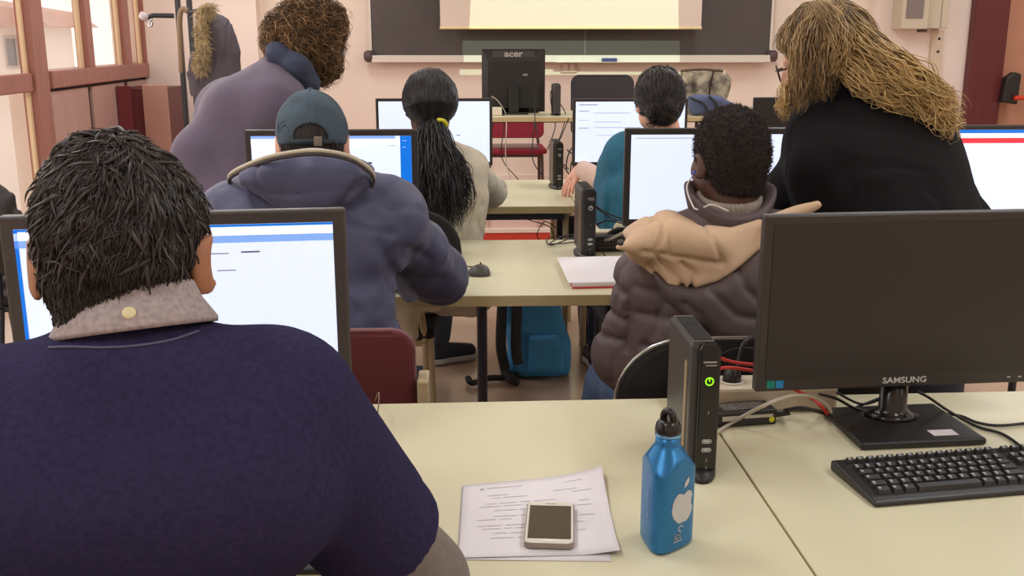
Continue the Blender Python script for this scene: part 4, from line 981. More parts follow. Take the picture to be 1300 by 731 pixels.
    def garment(s, name, m, lst, h=.009, k=.03, wr=.006, sc=8, seed=3, stretch=(1, 1, .5), clips=(), extra=None, pad=.04, fine=.3, cr=0, crs=9, crw=.10):
        lo, hi = bounds(lst, pad)
        def fn(G):
            d = prims(G, lst, k)
            if extra: d = extra(G, d)
            if wr: d = d+wr*vnoise(G, sc, seed, stretch)+wr*fine*vnoise(G, sc*2.7, seed+7, stretch)
            if cr: d = d+cr*np.exp(-((vnoise(G, crs, seed+40, stretch)+.25*vnoise(G, crs*2.6, seed+41))/crw)**2)
            for c in clips: d = smax(d, c(G), .006)
            return d
        s.last = fn
        return sdf_obj(name, fn, lo, hi, h, m, s.o)
    def hair_local(s, fnl):
        return lambda G: fnl([q/s.hs for q in loc_of(G, s.hc, s.M)])*s.hs
    def shoes(s, m=None, sole=None):
        m = m or mat('shoe_dark', (48, 52, 62), .7); sole = sole or mat('shoe_sole', (205, 198, 188), .6)
        for i in (0, 1):
            a = s.an[i]; f = s.fw; z0 = a[2]-.085
            pr = [('c', a+np.array([0, 0, -.01])-f*.01, a-np.array([0, 0, .04])-f*.012, .042, .045), ('c', a-np.array([0, 0, .035]), a+f*.15-np.array([0, 0, .052]), .042, .034)]
            lo, hi = bounds(pr, .02)
            o = sdf_obj('shoe', lambda G, pr=pr, z0=z0: smax(smax(prims(G, pr, .03), -(G[2]-z0-.012), .004), G[2]-a[2]-.012, .005), lo, hi, .006, m, s.o)
            lo2 = lo.copy(); hi2 = hi.copy(); hi2[2] = z0+.03; lo2[2] = z0-.01
            sdf_obj('sole', lambda G, pr=pr, z0=z0: smax(smax(prims([G[0], G[1], G[2]*0+z0+.03], pr, .03)-.004, np.abs(G[2]-z0-.0095)-.012, .003), -1-G[2], .001), lo2, hi2, .0045, sole, o)
def sample_surface(o, n, fn, eps=.002, cond=None):
    me = o.data; co = np.empty(len(me.vertices)*3, np.float32); me.vertices.foreach_get('co', co); co = co.reshape(-1, 3)
    if cond is not None: co = co[cond(co)]
    P = co[RNG.integers(0, len(co), n)].astype(float)+RNG.normal(0, .002, (n, 3))
    g = []
    for a in range(3):
        q = P.copy(); q[:, a] += eps; r = P.copy(); r[:, a] -= eps
        g.append(fn([q[:, i] for i in range(3)])-fn([r[:, i] for i in range(3)]))
    Nn = np.stack(g, 1); Nn /= np.linalg.norm(Nn, axis=1, keepdims=True)+1e-9
    return P, Nn
def tufts(o, fn, n, length, r, m, flow, lift=.25, jit=.35, seg=6, curl=0, cf=3, name='hair_strands', cond=None, droop=0, sides=3):
    P, Nn = sample_surface(o, n, fn, cond=cond)
    F = flow(P)+RNG.normal(0, jit, (n, 3)); F -= Nn*(F*Nn).sum(1, keepdims=True); F /= np.linalg.norm(F, axis=1, keepdims=True)+1e-9
    L = length*(.6+.8*RNG.random(n)); t = np.linspace(0, 1, seg); S = np.cross(F, Nn)
    lf = lift*(.3+1.4*RNG.random(n)); path = np.zeros((n, seg, 3)); q = P.copy(); path[:, 0] = q; J = F-flow(P)/(np.linalg.norm(flow(P), axis=1, keepdims=True)+1e-9)
    for k_ in range(1, seg):
        g = np.zeros((n, 3)); e = .003
        f0 = fn([q[:, i] for i in range(3)])
        for a in range(3):
            qq = q.copy(); qq[:, a] += e; g[:, a] = (fn([qq[:, i] for i in range(3)])-f0)/e
        g /= np.linalg.norm(g, axis=1, keepdims=True)+1e-9
        fl = flow(q); fl = fl/(np.linalg.norm(fl, axis=1, keepdims=True)+1e-9)+J; fl -= g*(fl*g).sum(1, keepdims=True); fl /= np.linalg.norm(fl, axis=1, keepdims=True)+1e-9
        q = q-g*f0[:, None]*.9+fl*(L/(seg-1))[:, None]; path[:, k_] = q+g*(L*lf*t[k_])[:, None]
    if curl:
        ph = RNG.random(n)*6.28; w_ = 2*math.pi*cf*t[None]+ph[:, None]; amp = curl*np.clip(t*3, 0, 1)[None]*(.5+RNG.random(n))[:, None]
        path += S[:, None]*(amp*np.cos(w_))[:, :, None]+Nn[:, None]*(amp*np.sin(w_))[:, :, None]
    path[:, :, 2] -= droop*t[None]**2
    return strands(name, path, r*(.7+.6*RNG.random(n)), m, o, sides)
def guided(name, guide, rad, n, r, m, parent, amp=0, freq=3, jit=.004, seg=28, sides=3, t0=(0, .15), t1=(.75, 1), seed=0):
    rg = np.random.default_rng(seed+99); g = np.array([tuple(p) for p in smoothpath(guide, 12)]); K = len(g)
    rad = np.interp(np.linspace(0, 1, K), np.linspace(0, 1, len(rad)), rad)
    a0 = rg.random(n)*(t0[1]-t0[0])+t0[0]; a1 = t1[0]+rg.random(n)*(t1[1]-t1[0])
    T = a0[:, None]+(a1-a0)[:, None]*np.linspace(0, 1, seg)[None]
    out = np.stack([np.interp(T, np.linspace(0, 1, K), g[:, i]) for i in range(3)], -1); rr = np.interp(T, np.linspace(0, 1, K), rad)
    u = rg.normal(0, 1, (n, 3)); u /= np.linalg.norm(u, axis=1, keepdims=True); u *= (rg.random((n, 1))**.33)
    out += u[:, None]*rr[:, :, None]
    clump = rg.integers(0, max(2, n//14), n); cph = rg.random(n)*.7+(rg.random(max(2, n//14))*6.28)[clump]; cfr = freq*(.8+.4*rg.random(max(2, n//14)))[clump]
    if amp:
        w_ = T*2*math.pi*cfr[:, None]+cph[:, None]; am = amp*np.clip((T-a0[:, None])*4, 0, 1)
        v = rg.normal(0, 1, (n, 3)); v2 = rg.normal(0, 1, (n, 3)); v /= np.linalg.norm(v, axis=1, keepdims=True); v2 /= np.linalg.norm(v2, axis=1, keepdims=True)
        out += v[:, None]*(am*np.sin(w_))[:, :, None]+v2[:, None]*(am*np.cos(w_))[:, :, None]
    for j in range(2): out += np.cumsum(rg.normal(0, jit/seg, (n, seg, 3)), 1)
    return strands(name, out, r*(.6+.8*rg.random(n)), m, parent, sides)
A3 = lambda v: np.array(tuple(v), float)
hollow = lambda a, b, r0, r1: (lambda G: -cap(G, a, b, r0, r1))   # room for the neck
plane = lambda p, n: (lambda G, p=tuple(p), n=N3(n): (G[0]-p[0])*n[0]+(G[1]-p[1])*n[1]+(G[2]-p[2])*n[2])   # keeps the side opposite to n

# ---------------------------------------------------------------- 1 man in the navy sweater
hair1 = mat('hair_near_black', (52, 44, 40), .42, var=.35, vscale=60)
hair1b = mat('hair_near_black_base', (40, 33, 30), .6)
p1 = Person('person', 'seated person with short black hair in a navy sweater with grey collar in the foreground', skin_t,
    at(157, 330, 1.0), (6, -6, 0), at(160, 445, .94), (-.345, .76, .575), A3(at(165, 610, .93)), (1, .03, 0),
    at(-30, 548, .96), at(350, 520, .97), at(-190, 720, 1.10), at(526, 738, 1.10), (-.42, 1.33, .785), (-.16, 1.34, .785),
    [(-.45, 1.20, .545), (-.24, 1.20, .545)], [(-.46, 1.26, .1), (-.2, 1.26, .1)], g=1.0, hs=.97, head_h=.0042)
def h1(L):
    d = ell(L, (0, -.012, .034), (.0765, .097, .091)); d = smin(d, cap(L, (0, -.045, -.01), (0, -.05, -.06), .056, .05), .04); d = smax(d, np.abs(L[0])-(.067+.25*(L[2]+.03)), .008)
    d = smax(d, -ell(L, (0, .10, -.02), (.10, .09, .075)), .02)
    for s in (-1, 1): d = smax(d, -ell(L, (s*.088, .012, -.022), (.030, .028, .042)), .008)
    d = smax(d, -(L[2]+.080+.1*np.abs(L[0])), .008)
    return d+.005*vnoise(L, 26, 5)+.0035*vnoise(L, 60, 6)
f = p1.hair_local(h1)
hr = sdf_obj('hair', f, p1.hc-.16, p1.hc+.16, .0042, hair1b, p1.o)
def flow1(P):
    c = p1.world((.01, -.05, .12)); v = P-c; v[:, 2] -= .08; v /= np.linalg.norm(v, axis=1, keepdims=True); sw = np.cross(v, [0, -.5, 1]); return v+sw*.35
nlow = lambda co: co[:, 2] > p1.world((0, 0, .012))[2]
tufts(hr, f, 7500, .022, .0010, hair1, flow1, lift=.13, jit=.34, cond=nlow, seg=6)
tufts(hr, f, 650, .024, .0022, hair1, flow1, lift=.20, jit=.45, cond=nlow, seg=7, name='hair_locks', sides=4)
tufts(hr, f, 5000, .011, .0009, hair1, lambda P: np.tile([0, -.1, -1.], (len(P), 1)), lift=.2, jit=.2, cond=lambda co: ~nlow(co), seg=4, name='nape_hair')
navy = mat('navy_knit', (54, 50, 80), 1.0, var=.12, vscale=160, bump=.35, bscale=900, spec=.05)
shirt = mat('grey_shirt', (150, 142, 140), .85, var=.1, vscale=120, bump=.15, bscale=200)
tz1 = [('c', A3(at(215, 512, .945)), A3(at(335, 516, .965)), .078, .078, .04), ('c', A3(at(115, 517, .945)), A3(at(-30, 545, .95)), .074, .074, .04), ('c', A3(at(168, 493, .93)), A3(at(165, 600, .92)), .072, .10, .05)]
slv = []
for i in (0, 1): slv.append(('c', p1.sh[i], p1.sh[i]+(p1.el[i]-p1.sh[i])*.70, .080, .073, .022))
sw = p1.garment('sweater', navy, p1.torso(.004)[:-3]+tz1+slv, h=.0075, k=.05, wr=.006, sc=5, seed=21, stretch=(1, 1, .8),
    clips=[hollow(p1.nk+np.array([0, .015, .03]), p1.hc+np.array([0, .01, .0]), .050, .075), plane(tuple(p1.hip-np.array([0, 0, .10])), (0, 0, -1)), plane(tuple(p1.sh[1]+(p1.el[1]-p1.sh[1])*.72), tuple(p1.el[1]-p1.sh[1]))], fine=.25, cr=.0015, crs=4.5, crw=.06)
sw_fn = p1.last
def on_surface(fn, x, y, lift=.001, t0=.6, t1=1.4):
    d = (_F+_R*((x-650)/FPX)+_U*((365.5-y)/FPX)); ts = np.linspace(t0, t1, 800); q = [d.x*ts, d.y*ts, CAMZ+d.z*ts]; v = fn(q); k = int(np.argmax(v < lift)); return Vector((q[0][k], q[1][k], q[2][k]))
MB().tube([on_surface(sw_fn, x, y) for x, y in [tuple(v)[:2] for v in smoothpath([(62, 441, 0), (90, 440, 0), (130, 441, 0), (170, 439, 0), (215, 432, 0), (252, 420, 0)], 6)]], .0013, 6).build('neckband_seam', mat('seam_grey', (92, 90, 116), .9), sw)
E1 = p1.el[1]-p1.sh[1]
p1.garment('shirt_sleeve', mat('shirt_sleeve_grey', (122, 114, 108), .85, var=.08, vscale=100), [('c', p1.sh[1]+E1*.60, p1.el[1], .058, .061, .03), ('c', p1.el[1], p1.wr[1], .059, .038, .03)], h=.006, wr=.003, sc=16, seed=4)
E0 = p1.el[0]-p1.sh[0]
p1.garment('shirt_sleeve', shirt, [('c', p1.sh[0]+E0*.72, p1.el[0], .056, .057, .03), ('c', p1.el[0], p1.wr[0], .056, .036, .03)], h=.009, wr=.003, sc=16, seed=4)
ca = at(170, 395, .955)
cl = MB().lathe([(.073, -.018), (.0755, -.019), (.0765, -.014), (.064, .006), (.0585, .022), (.0565, .024), (.0545, .020), (.056, .0), (.062, -.012)], n=64, fx=lambda r, z, a: r*(1+.012*math.sin(3*a))).build('shirt_collar', mat('collar_grey', (168, 156, 156), .85, var=.16, vscale=200), p1.o, loc=tuple(ca), rot=(R(-16), R(-2), R(19)))
MB().lathe([(0, .001), (.005, .0012), (.0062, .0), (.006, -.001)], n=16).build('collar_button', mat('button_cream', (226, 214, 170), .4), cl, loc=(-.004, -.072, -.003), rot=(R(68), 0, 0))
gl = [at(86, 437, .9), at(120, 444, .883), at(165, 444, .873), at(210, 436, .88), at(246, 424, .9)]
tr1 = mat('trousers_dark', (40, 42, 54), .85, bump=.2, bscale=300)
p1.garment('trousers', tr1, p1.legs(.012)+[('c', p1.hip-p1.rv*.08, p1.hip+p1.rv*.08, .106, .106, .05)], h=.013, wr=.003, clips=[plane(tuple(p1.hip+np.array([0, 0, .05])), (0, 0, 1))])
p1.shoes()

# ---------------------------------------------------------------- 2 man in the cap
p2 = Person('person', 'seated person in a dark green cap and a navy hooded jacket, middle row', skin_p,
    at(397, 184, 2.47), (7, -5, 0), at(397, 236, 2.43), (-.38, 2.33, .575), A3(at(392, 320, 2.42)), (1, 0, 0),
    at(300, 282, 2.44), at(490, 276, 2.45), at(262, 375, 2.72), at(556, 350, 2.73), (-.46, 3.0, .785), (-.30, 3.0, .785),
    [(-.48, 2.78, .535), (-.28, 2.78, .535)], [(-.5, 2.85, .1), (-.27, 2.85, .1)], g=1.0, hs=.98)
def h2(L):
    d = ell(L, (0, -.016, .022), (.078, .0985, .092)); d = smax(d, -(L[2]+.058), .006); d = smax(d, L[1]-.03, .01)
    for s in (-1, 1): d = smax(d, -ell(L, (s*.088, .01, -.015), (.03, .03, .04)), .008)
    return smax(d, L[2]-.07, .004)
f = p2.hair_local(h2); hr = sdf_obj('hair', f, p2.hc-.14, p2.hc+.14, .005, hair1b, p2.o)
tufts(hr, f, 1500, .012, .0009, hair1, lambda P: np.tile([0, -.2, -1.], (len(P), 1)), lift=.25, jit=.4, seg=4)
capm = mat('cap_green', (68, 84, 96), .9, var=.18, vscale=22, bump=.3, bscale=300)
def capf(L):
    d = ell(L, (0, -.010, .030), (.0865, .1075, .1035)); d = smax(d, -ell(L, (0, -.010, .03), (.080, .101, .098)), .003)
    d = smax(d, -(L[2]-.000+.02*L[1]), .004)
    ar = np.sqrt((L[0]/1.15)**2+(np.clip(L[2]-.018, 0, None))**2)-.033; ar = smax(ar, L[1], .004); d = smax(d, -smax(ar, -(L[2]-.016), .002), .004)
    ang = np.arctan2(L[0], L[1]+.01); gr = np.abs(((ang/(math.pi/3)) % 1)-.5); rr_ = np.sqrt(L[0]**2+(L[1]+.01)**2)
    d = d+.0016*np.exp(-((.5-gr)*rr_*2/.004)**2)*(rr_ > .01)+.0016*vnoise(L, 26, 9)
    for s in (-1, 1): d = smax(d, -ell(L, (s*.090, -.008, -.012), (.03, .032, .030)), .004)
    br = smax(ell(L, (0, .075, .022), (.078, .085, .03)), -ell(L, (0, .075, .016), (.085, .09, .03)), .003); br = smax(br, -(L[1]-.06), .004)
    return smin(d, br, .006)
f = p2.hair_local(capf); cpo = sdf_obj('cap', f, p2.hc-np.array([.12, .15, .05]), p2.hc+np.array([.12, .19, .16]), .0034, capm, p2.o)
sp_ = [p2.world((.079*math.sin(R(a)), -.010-.1045*math.cos(R(a)), .009)) for a in range(-40, 41, 8)]
MB().tube(sp_, .0075, 6).build('strap', mat('cap_strap', (40, 52, 54), .8), cpo)
bkl = p2.world((.016, -.120, .010)); MB().box(-.009, .009, -.003, .003, -.011, .011).box(-.006, .006, -.0045, -.003, -.008, .008).build('buckle', mat('buckle', (150, 140, 130), .35, metal=.8), cpo, loc=tuple(bkl), bevel=.001)
MB().lathe([(0, .005), (.005, .004), (.0075, 0)], n=14).build('top_button', capm, cpo, loc=tuple(p2.world((0, -.01, .1325))))
jk2 = mat('jacket_navy', (72, 74, 104), .62, var=.12, vscale=7, bump=.25, bscale=35, sheen=.1)
def j2x(G, d):
    # soft folds across the back and sleeves
    for ln_, wd, dp in ((xz([(485, 300), (500, 340), (505, 400)], 2.4), .014, .010), (xz([(420, 268), (455, 278), (500, 290)], 2.4), .008, .005), (xz([(520, 300), (545, 330)], 2.5), .010, .007), (xz([(500, 320), (530, 345), (560, 352)], 2.6), .010, .006)):
        d = d+dp*np.exp(-(line2(G[0], G[2], ln_)/wd)**2)
    return d
slv = []
for i in (0, 1): slv += [('c', p2.sh[i], p2.el[i], .088, .078, .05), ('c', p2.el[i], p2.wr[i], .076, .048, .04)]
jk = p2.garment('jacket', jk2, p2.torso(.035)+slv, h=.008, k=.05, wr=.011, sc=9, seed=33, stretch=(.9, 1, 1.1), extra=j2x, fine=.5, cr=.0045, crs=10, crw=.06,
    clips=[plane(tuple(p2.hip-np.array([0, 0, .07])), (0, 0, -1)), hollow(p2.nk, p2.hc, .075, .09)])
# hood lying on the back, pale edged opening around the neck
Yh = 2.30; hp = xz([(300, 222), (330, 205), (397, 196), (455, 205), (472, 218), (470, 234), (450, 256), (420, 274), (390, 282), (350, 270), (318, 250), (300, 236)], Yh)
def hood2(G):
    a = poly2(G[0], G[2], hp); cx = at(390, 230, Yh).x; cz = at(390, 228, Yh).z
    bend = .9*(G[0]-cx)**2
    d = smax(a, np.abs(G[1]-Yh-.02-bend)-.055, .06); n_ = ell(G, tuple(p2.nk+np.array([0, .02, .05])), (.085, .10, .12)); d = smax(d, -n_, .02)
    ln_ = xz([(455, 230), (430, 262), (400, 280)], Yh); d = d+.006*np.exp(-(line2(G[0], G[2], ln_)/.008)**2)
    return d+.006*vnoise(G, 11, 35)+.004*vnoise(G, 26, 36)+.0035*np.exp(-(vnoise(G, 14, 37)/.06)**2)
lo = np.array([hp[0][0]-.05, Yh-.10, at(390, 290, Yh).z-.02]); hi = np.array([hp[4][0]+.05, Yh+.22, at(397, 190, Yh).z+.05])
hd = sdf_obj('hood', hood2, lo, hi, .006, jk2, p2.o)
tp = smoothpath([at(293, 232, 2.40), at(292, 222, 2.385), at(310, 211, 2.33), at(345, 198, 2.275), at(397, 191, 2.26), at(440, 197, 2.275), at(464, 210, 2.285), at(474, 222, 2.30), at(472, 233, 2.32)], 7)
MB().tube(tp, .0048, 8).build('hood_trim', mat('trim_cream', (196, 186, 166), .8), hd)
tp2 = [p+Vector((0, -.003, -.008)) for p in tp]; MB().tube(tp2, .004, 8).build('hood_seam', mat('trim_dark', (66, 60, 62), .8), hd)
tp3 = smoothpath([at(352, 206, 2.37), at(375, 198, 2.33), at(398, 195, 2.32), at(420, 198, 2.33), at(443, 206, 2.37)], 6); MB().tube(tp3, .013, 8).build('fleece_lining', mat('fleece', (176, 172, 176), .95, bump=.6, bscale=150), hd)
p2.garment('lining_flap', mat('lining_pale', (150, 156, 178), .8), [('c', A3(at(500, 338, 2.62)), A3(at(520, 372, 2.66)), .03, .025)], h=.006, wr=.006, sc=16, seed=8)
p2.garment('trousers', tr1, p2.legs(.012)+[('c', p2.hip-p2.rv*.08, p2.hip+p2.rv*.08, .10, .10, .05)], h=.014, wr=.003, clips=[plane(tuple(p2.hip+np.array([0, 0, .05])), (0, 0, 1))])
p2.shoes()

# ---------------------------------------------------------------- 3 woman with long black hair
hair3 = mat('hair_black', (34, 29, 30), .33, var=.4, vscale=40)
p3 = Person('person', 'seated woman with a long black ponytail and a cream jacket at the far row', skin_d,
    at(546, 136, 3.78), (6, -6, 0), at(546, 188, 3.74), (-.14, 3.70, .575), (-.14, 3.74, .86), (1, 0, 0),
    at(503, 216, 3.76), at(592, 214, 3.78), at(490, 250, 4.22), at(624, 243, 4.24), (-.24, 4.47, .785), (-.06, 4.47, .785),
    [(-.28, 4.08, .53), (-.12, 4.2, .53)], [(-.36, 4.1, .1), (-.165, 4.44, .095)], g=.88, hs=1.0)
p3.fw = N3((.9, .35, 0)); 
def h3(L):
    d = ell(L, (0, -.02, .032), (.098, .108, .106)); d = smin(d, cap(L, (0, -.075, .0), (0, -.092, -.065), .07, .035), .05)
    d = smax(d, -ell(L, (0, .11, -.02), (.07, .08, .085)), .02)
    return d+.003*vnoise(L, 30, 12, (1, 1, .3))
f = p3.hair_local(h3); hr = sdf_obj('hair', f, p3.hc-.2, p3.hc+.17, .006, hair3, p3.o)
tie = p3.world((.0, -.115, -.07))
def flow3(P): v = tie[None]-P; return v/np.linalg.norm(v, axis=1, keepdims=True)
tufts(hr, f, 3000, .08, .0012, hair3, flow3, lift=.015, jit=.05, seg=9)
gp = [Vector(tie)+Vector((0, .02, .02)), Vector(tie)+Vector((.0, -.02, -.03)), at(553, 215, 3.60), at(556, 245, 3.57), at(560, 268, 3.55), at(566, 292, 3.54)]
guided('ponytail', gp, [.025, .055, .095, .10, .09, .06], 900, .0019, hair3, hr, amp=.010, freq=2.5, jit=.012, t1=(.55, 1), seed=3)
guided('ponytail_side_lock', [Vector(tie), at(575, 195, 3.60), at(590, 225, 3.58), at(594, 255, 3.56), at(580, 292, 3.55)], [.02, .025, .03, .03, .02], 90, .0016, hair3, hr, amp=.01, freq=2, seed=4, t1=(.6, 1))
guided('ponytail_side_lock', [Vector(tie), at(530, 200, 3.60), at(525, 225, 3.58), at(528, 250, 3.57), at(536, 275, 3.56)], [.02, .02, .03, .03, .02], 120, .0016, hair3, hr, amp=.01, freq=2, seed=5, t1=(.5, 1))
MB().tube([Vector(tie)+Vector((.042*math.cos(R(a)), -.012+.02*math.sin(R(a)*1), .026*math.sin(R(a))-.005)) for a in range(0, 361, 20)], .006, 6).build('hair_band', blkfab, hr)
MB().tube(smoothpath([at(556, 152, 3.60), at(563, 153, 3.59), at(568, 159, 3.60)], 5), .0065, 8).build('yellow_hair_tie', mat('tie_yellow', (206, 196, 40), .6), hr)
creamj = mat('jacket_cream', (206, 196, 176), .8, var=.07, vscale=14, bump=.3, bscale=50)
slv = []
for i in (0, 1): slv += [('c', p3.sh[i], p3.el[i], .066, .060, .05), ('c', p3.el[i], p3.wr[i], .062, .040, .04)]
p3.garment('jacket', creamj, p3.torso(.02)+slv+[('c', p3.hip+np.array([-.1, -.04, -.02]), p3.hip+np.array([.12, .04, -.06]), .10, .10)], h=.008, k=.04, wr=.008, sc=10, seed=43, fine=.5, cr=.006, crs=10, crw=.08,
    clips=[hollow(p3.nk, p3.hc, .055, .08)])
coat_t = p3.garment('coat_hem', creamj, [('c', A3(at(512, 380, 3.36)), A3(at(514, 398, 3.36)), .06, .05), ('c', A3(at(535, 378, 3.36)), A3(at(550, 386, 3.36)), .055, .035), ('c', A3(at(520, 395, 3.35)), A3(at(524, 424, 3.35)), .03, .014)], h=.008, wr=.012, sc=14, seed=44)
jeans = mat('jeans_dark', (64, 72, 88), .85, var=.12, vscale=30, bump=.3, bscale=200)
p3.garment('trousers', jeans, p3.legs(.012)+[('c', p3.hip-p3.rv*.07, p3.hip+p3.rv*.07, .095, .095, .05)], h=.011, wr=.005, sc=16, clips=[plane(tuple(p3.hip+np.array([0, 0, .05])), (0, 0, 1)), plane((0, 0, .105), (0, 0, -1))])
p3.shoes()

# ---------------------------------------------------------------- 4 person in teal
p4 = Person('person', 'seated woman with a low dark hair bun and teal top reaching across the table', skin_p,
    at(836, 132, 3.95), (6, -10, 0), at(846, 172, 3.92), (.68, 3.76, .575), (.70, 3.88, .84), (.95, .2, 0),
    at(795, 196, 3.92), at(890, 200, 4.0), at(775, 238, 4.2), at(900, 240, 4.3), at(737, 213, 4.66), (.84, 4.5, .80),
    [(.55, 4.18, .53), (.80, 4.2, .53)], [(.55, 4.3, .1), (.8, 4.3, .1)], g=.9, hs=1.0, handup=((-.5, -.4, .8), (0, 0, 1)), handdir=(A3(at(722, 236, 4.62))-A3(at(737, 213, 4.66)), None), curl=.35)
hair4 = mat('hair_dark_brown', (50, 40, 36), .38, var=.4, vscale=40)
def h4(L):
    d = ell(L, (0, -.02, .034), (.092, .108, .104)); d = smin(d, ell(L, (-.02, -.10, -.035), (.045, .04, .04)), .015)
    d = smin(d, cap(L, (0, -.07, .0), (0, -.09, -.03), .06, .05), .04)
    d = smax(d, -ell(L, (0, .11, -.03), (.075, .09, .085)), .02)
    return d+.004*vnoise(L, 28, 12, (1, 1, .5))
f = p4.hair_local(h4); hr = sdf_obj('hair', f, p4.hc-.19, p4.hc+.17, .006, hair4, p4.o)
t4 = p4.world((-.02, -.105, -.03))
def flow4(P): v = t4[None]-P; return v/np.linalg.norm(v, axis=1, keepdims=True)
tufts(hr, f, 2600, .07, .0015, hair4, flow4, lift=.07, jit=.16, seg=9)
guided('loose_curls', [Vector(t4), Vector(t4)+Vector((-.03, 0, -.03)), Vector(t4)+Vector((-.035, 0, -.06))], [.02, .02, .01], 40, .002, hair4, hr, amp=.014, freq=2, seed=8)
MB().tube([Vector(t4)+Vector((.03*math.cos(R(a)), .03, .03*math.sin(R(a)))) for a in range(0, 361, 20)], .007, 6).build('scrunchie', mat('tie_dark_blue', (46, 54, 70), .8), hr)
teal = mat('teal_knit', (40, 106, 132), .85, var=.08, vscale=30, bump=.3, bscale=150)
def x4(G, d): return d+.006*np.sin(G[0]*95+6*vnoise(G, 5, 77))*np.clip((1.05-G[2])/.25, 0, 1)
tl = p4.torso(.02)+[('c', p4.sh[0], p4.el[0], .07, .075, .06), ('c', p4.sh[1], p4.el[1], .07, .075, .06),
    ('c', A3(at(778, 215, 4.0)), A3(at(772, 268, 4.0)), .06, .07, .06), ('c', A3(at(800, 215, 3.9)), A3(at(800, 300, 3.9)), .07, .09, .08)]
p4.garment('teal_poncho', teal, tl, h=.009, k=.06, wr=.005, sc=9, seed=53, extra=x4, clips=[hollow(p4.nk, p4.hc, .055, .08), plane((0, 0, .62), (0, 0, -1))])
p4.garment('sleeve_cuff', mat('cuff_pink', (208, 178, 162), .85, bump=.4, bscale=120), [('c', p4.el[0], p4.wr[0]+(p4.el[0]-p4.wr[0])*.12, .05, .042)], h=.006, wr=.004, sc=22, seed=4)
p4.garment('sleeve_cuff', mat('cuff_pink', (208, 178, 162), .85), [('c', p4.el[1], p4.wr[1]+(p4.el[1]-p4.wr[1])*.12, .05, .042)], h=.01, wr=.003)
p4.garment('trousers', tr1, p4.legs(.012)+[('c', p4.hip-p4.rv*.07, p4.hip+p4.rv*.07, .10, .10, .05)], h=.014, wr=.003, clips=[plane(tuple(p4.hip+np.array([0, 0, .05])), (0, 0, 1))])
p4.shoes()

# ---------------------------------------------------------------- 5 brown jacket
p5 = Person('person', 'seated person with cropped black hair in a brown quilted jacket with beige hood lining', skin_d,
    at(925, 206, 2.36), (16, -4, 0), at(928, 285, 2.33), (.58, 2.25, .575), A3(at(920, 380, 2.32)), (1, .06, 0),
    at(835, 345, 2.30), at(1030, 340, 2.33), at(792, 450, 2.34), at(1075, 440, 2.40), (.40, 2.58, .66), (.76, 2.60, .66),
    [(.38, 2.66, .515), (.74, 2.70, .535)], [(.28, 2.72, .1), (.76, 2.78, .1)], g=1.05, hs=1.0, head_h=.005)
hair5 = mat('hair_cropped', (46, 37, 33), .9, var=.25, vscale=160, bump=.8, bscale=420)
def h5(L):
    d = ell(L, (0, -.013, .036), (.0795, .099, .093)); d = smin(d, cap(L, (0, -.04, -.01), (0, -.045, -.05), .060, .054), .04)
    d = smax(d, -ell(L, (0, .10, -.03), (.10, .085, .085)), .012)
    for s in (-1, 1): d = smax(d, -ell(L, (s*.088, .012, -.028), (.030, .034, .046)), .006)
    return smax(d, -(L[2]+.072), .012)+.0012*vnoise(L, 120, 6)
f = p5.hair_local(h5); hr = sdf_obj('hair', f, p5.hc-.15, p5.hc+.15, .0045, hair5, p5.o)
tufts(hr, f, 9000, .006, .0009, mat('hair_crop_curl', (54, 42, 38), .7, var=.4, vscale=200), lambda P: RNG.normal(0, 1, P.shape), lift=.8, jit=.5, seg=4, curl=.0012, cf=1)
brn = mat('jacket_brown', (92, 76, 76), .6, var=.10, vscale=10, bump=.3, bscale=40)
beige = mat('hood_beige', (206, 174, 142), .7, var=.05, vscale=10, bump=.25, bscale=40)
seams5 = [xz(q, 2.2) for q in ([(812, 300), (800, 340), (803, 400), (800, 450)], [(803, 365), (850, 372), (900, 380)], [(800, 400), (860, 402), (960, 405)], [(770, 370), (800, 378)], [(765, 410), (800, 414)], [(760, 445), (800, 440)], [(820, 440), (960, 445)])]
def x5(G, d):
    m_ = None
    for q in seams5: l = line2(G[0], G[2], q); m_ = l if m_ is None else np.minimum(m_, l)
    return d+.008*np.exp(-(m_/.009)**2)
slv = []
for i in (0, 1): slv += [('c', p5.sh[i], p5.el[i], .080, .072, .05), ('c', p5.el[i], p5.wr[i], .068, .045, .04)]
p5.garment('jacket', brn, p5.torso(.03)+slv, h=.0075, k=.045, wr=.009, sc=9, seed=63, extra=x5, fine=.5, cr=.004, crs=11, crw=.06,
    clips=[plane(tuple(p5.hip-np.array([0, 0, .08])), (0, 0, -1)), hollow(p5.nk, p5.hc, .075, .09)])
nb = A3(at(925, 268, 2.33))
def col5(G):
    L = [G[0]-nb[0], G[1]-nb[1], G[2]-nb[2]]; r = np.sqrt((L[0])**2+(L[1]*.95)**2); up = L[2]-.28*L[1]+.35*np.clip(np.abs(L[0])-.05, 0, 1)*-1.0
    d = np.abs(r-.084-.25*up)-.013; d = smax(d, np.abs(L[2]-.25*L[1]-.9*L[0]*L[0]*3.6+.004)-.034, .016)
    return d+.003*vnoise(G, 24, 71)
cj = sdf_obj('jacket_collar', col5, nb-.15, nb+.15, .0055, mat('collar_brown', (84, 70, 72), .65, var=.1, vscale=14), p5.o)
def rib5(G):
    L = [G[0]-nb[0], G[1]-nb[1], G[2]-nb[2]]; r = np.sqrt((L[0])**2+(L[1])**2); an = np.arctan2(L[1], L[0])
    d = np.abs(r-.068)-.009-.0025*np.sin(an*44); return smax(d, np.abs(L[2]-.2*L[1]-.012)-.030, .014)
sdf_obj('knit_collar', rib5, nb-.13, nb+.13, .0035, mat('knit_grey', (150, 138, 126), .95, var=.1, vscale=60), p5.o)
Y5 = 2.14
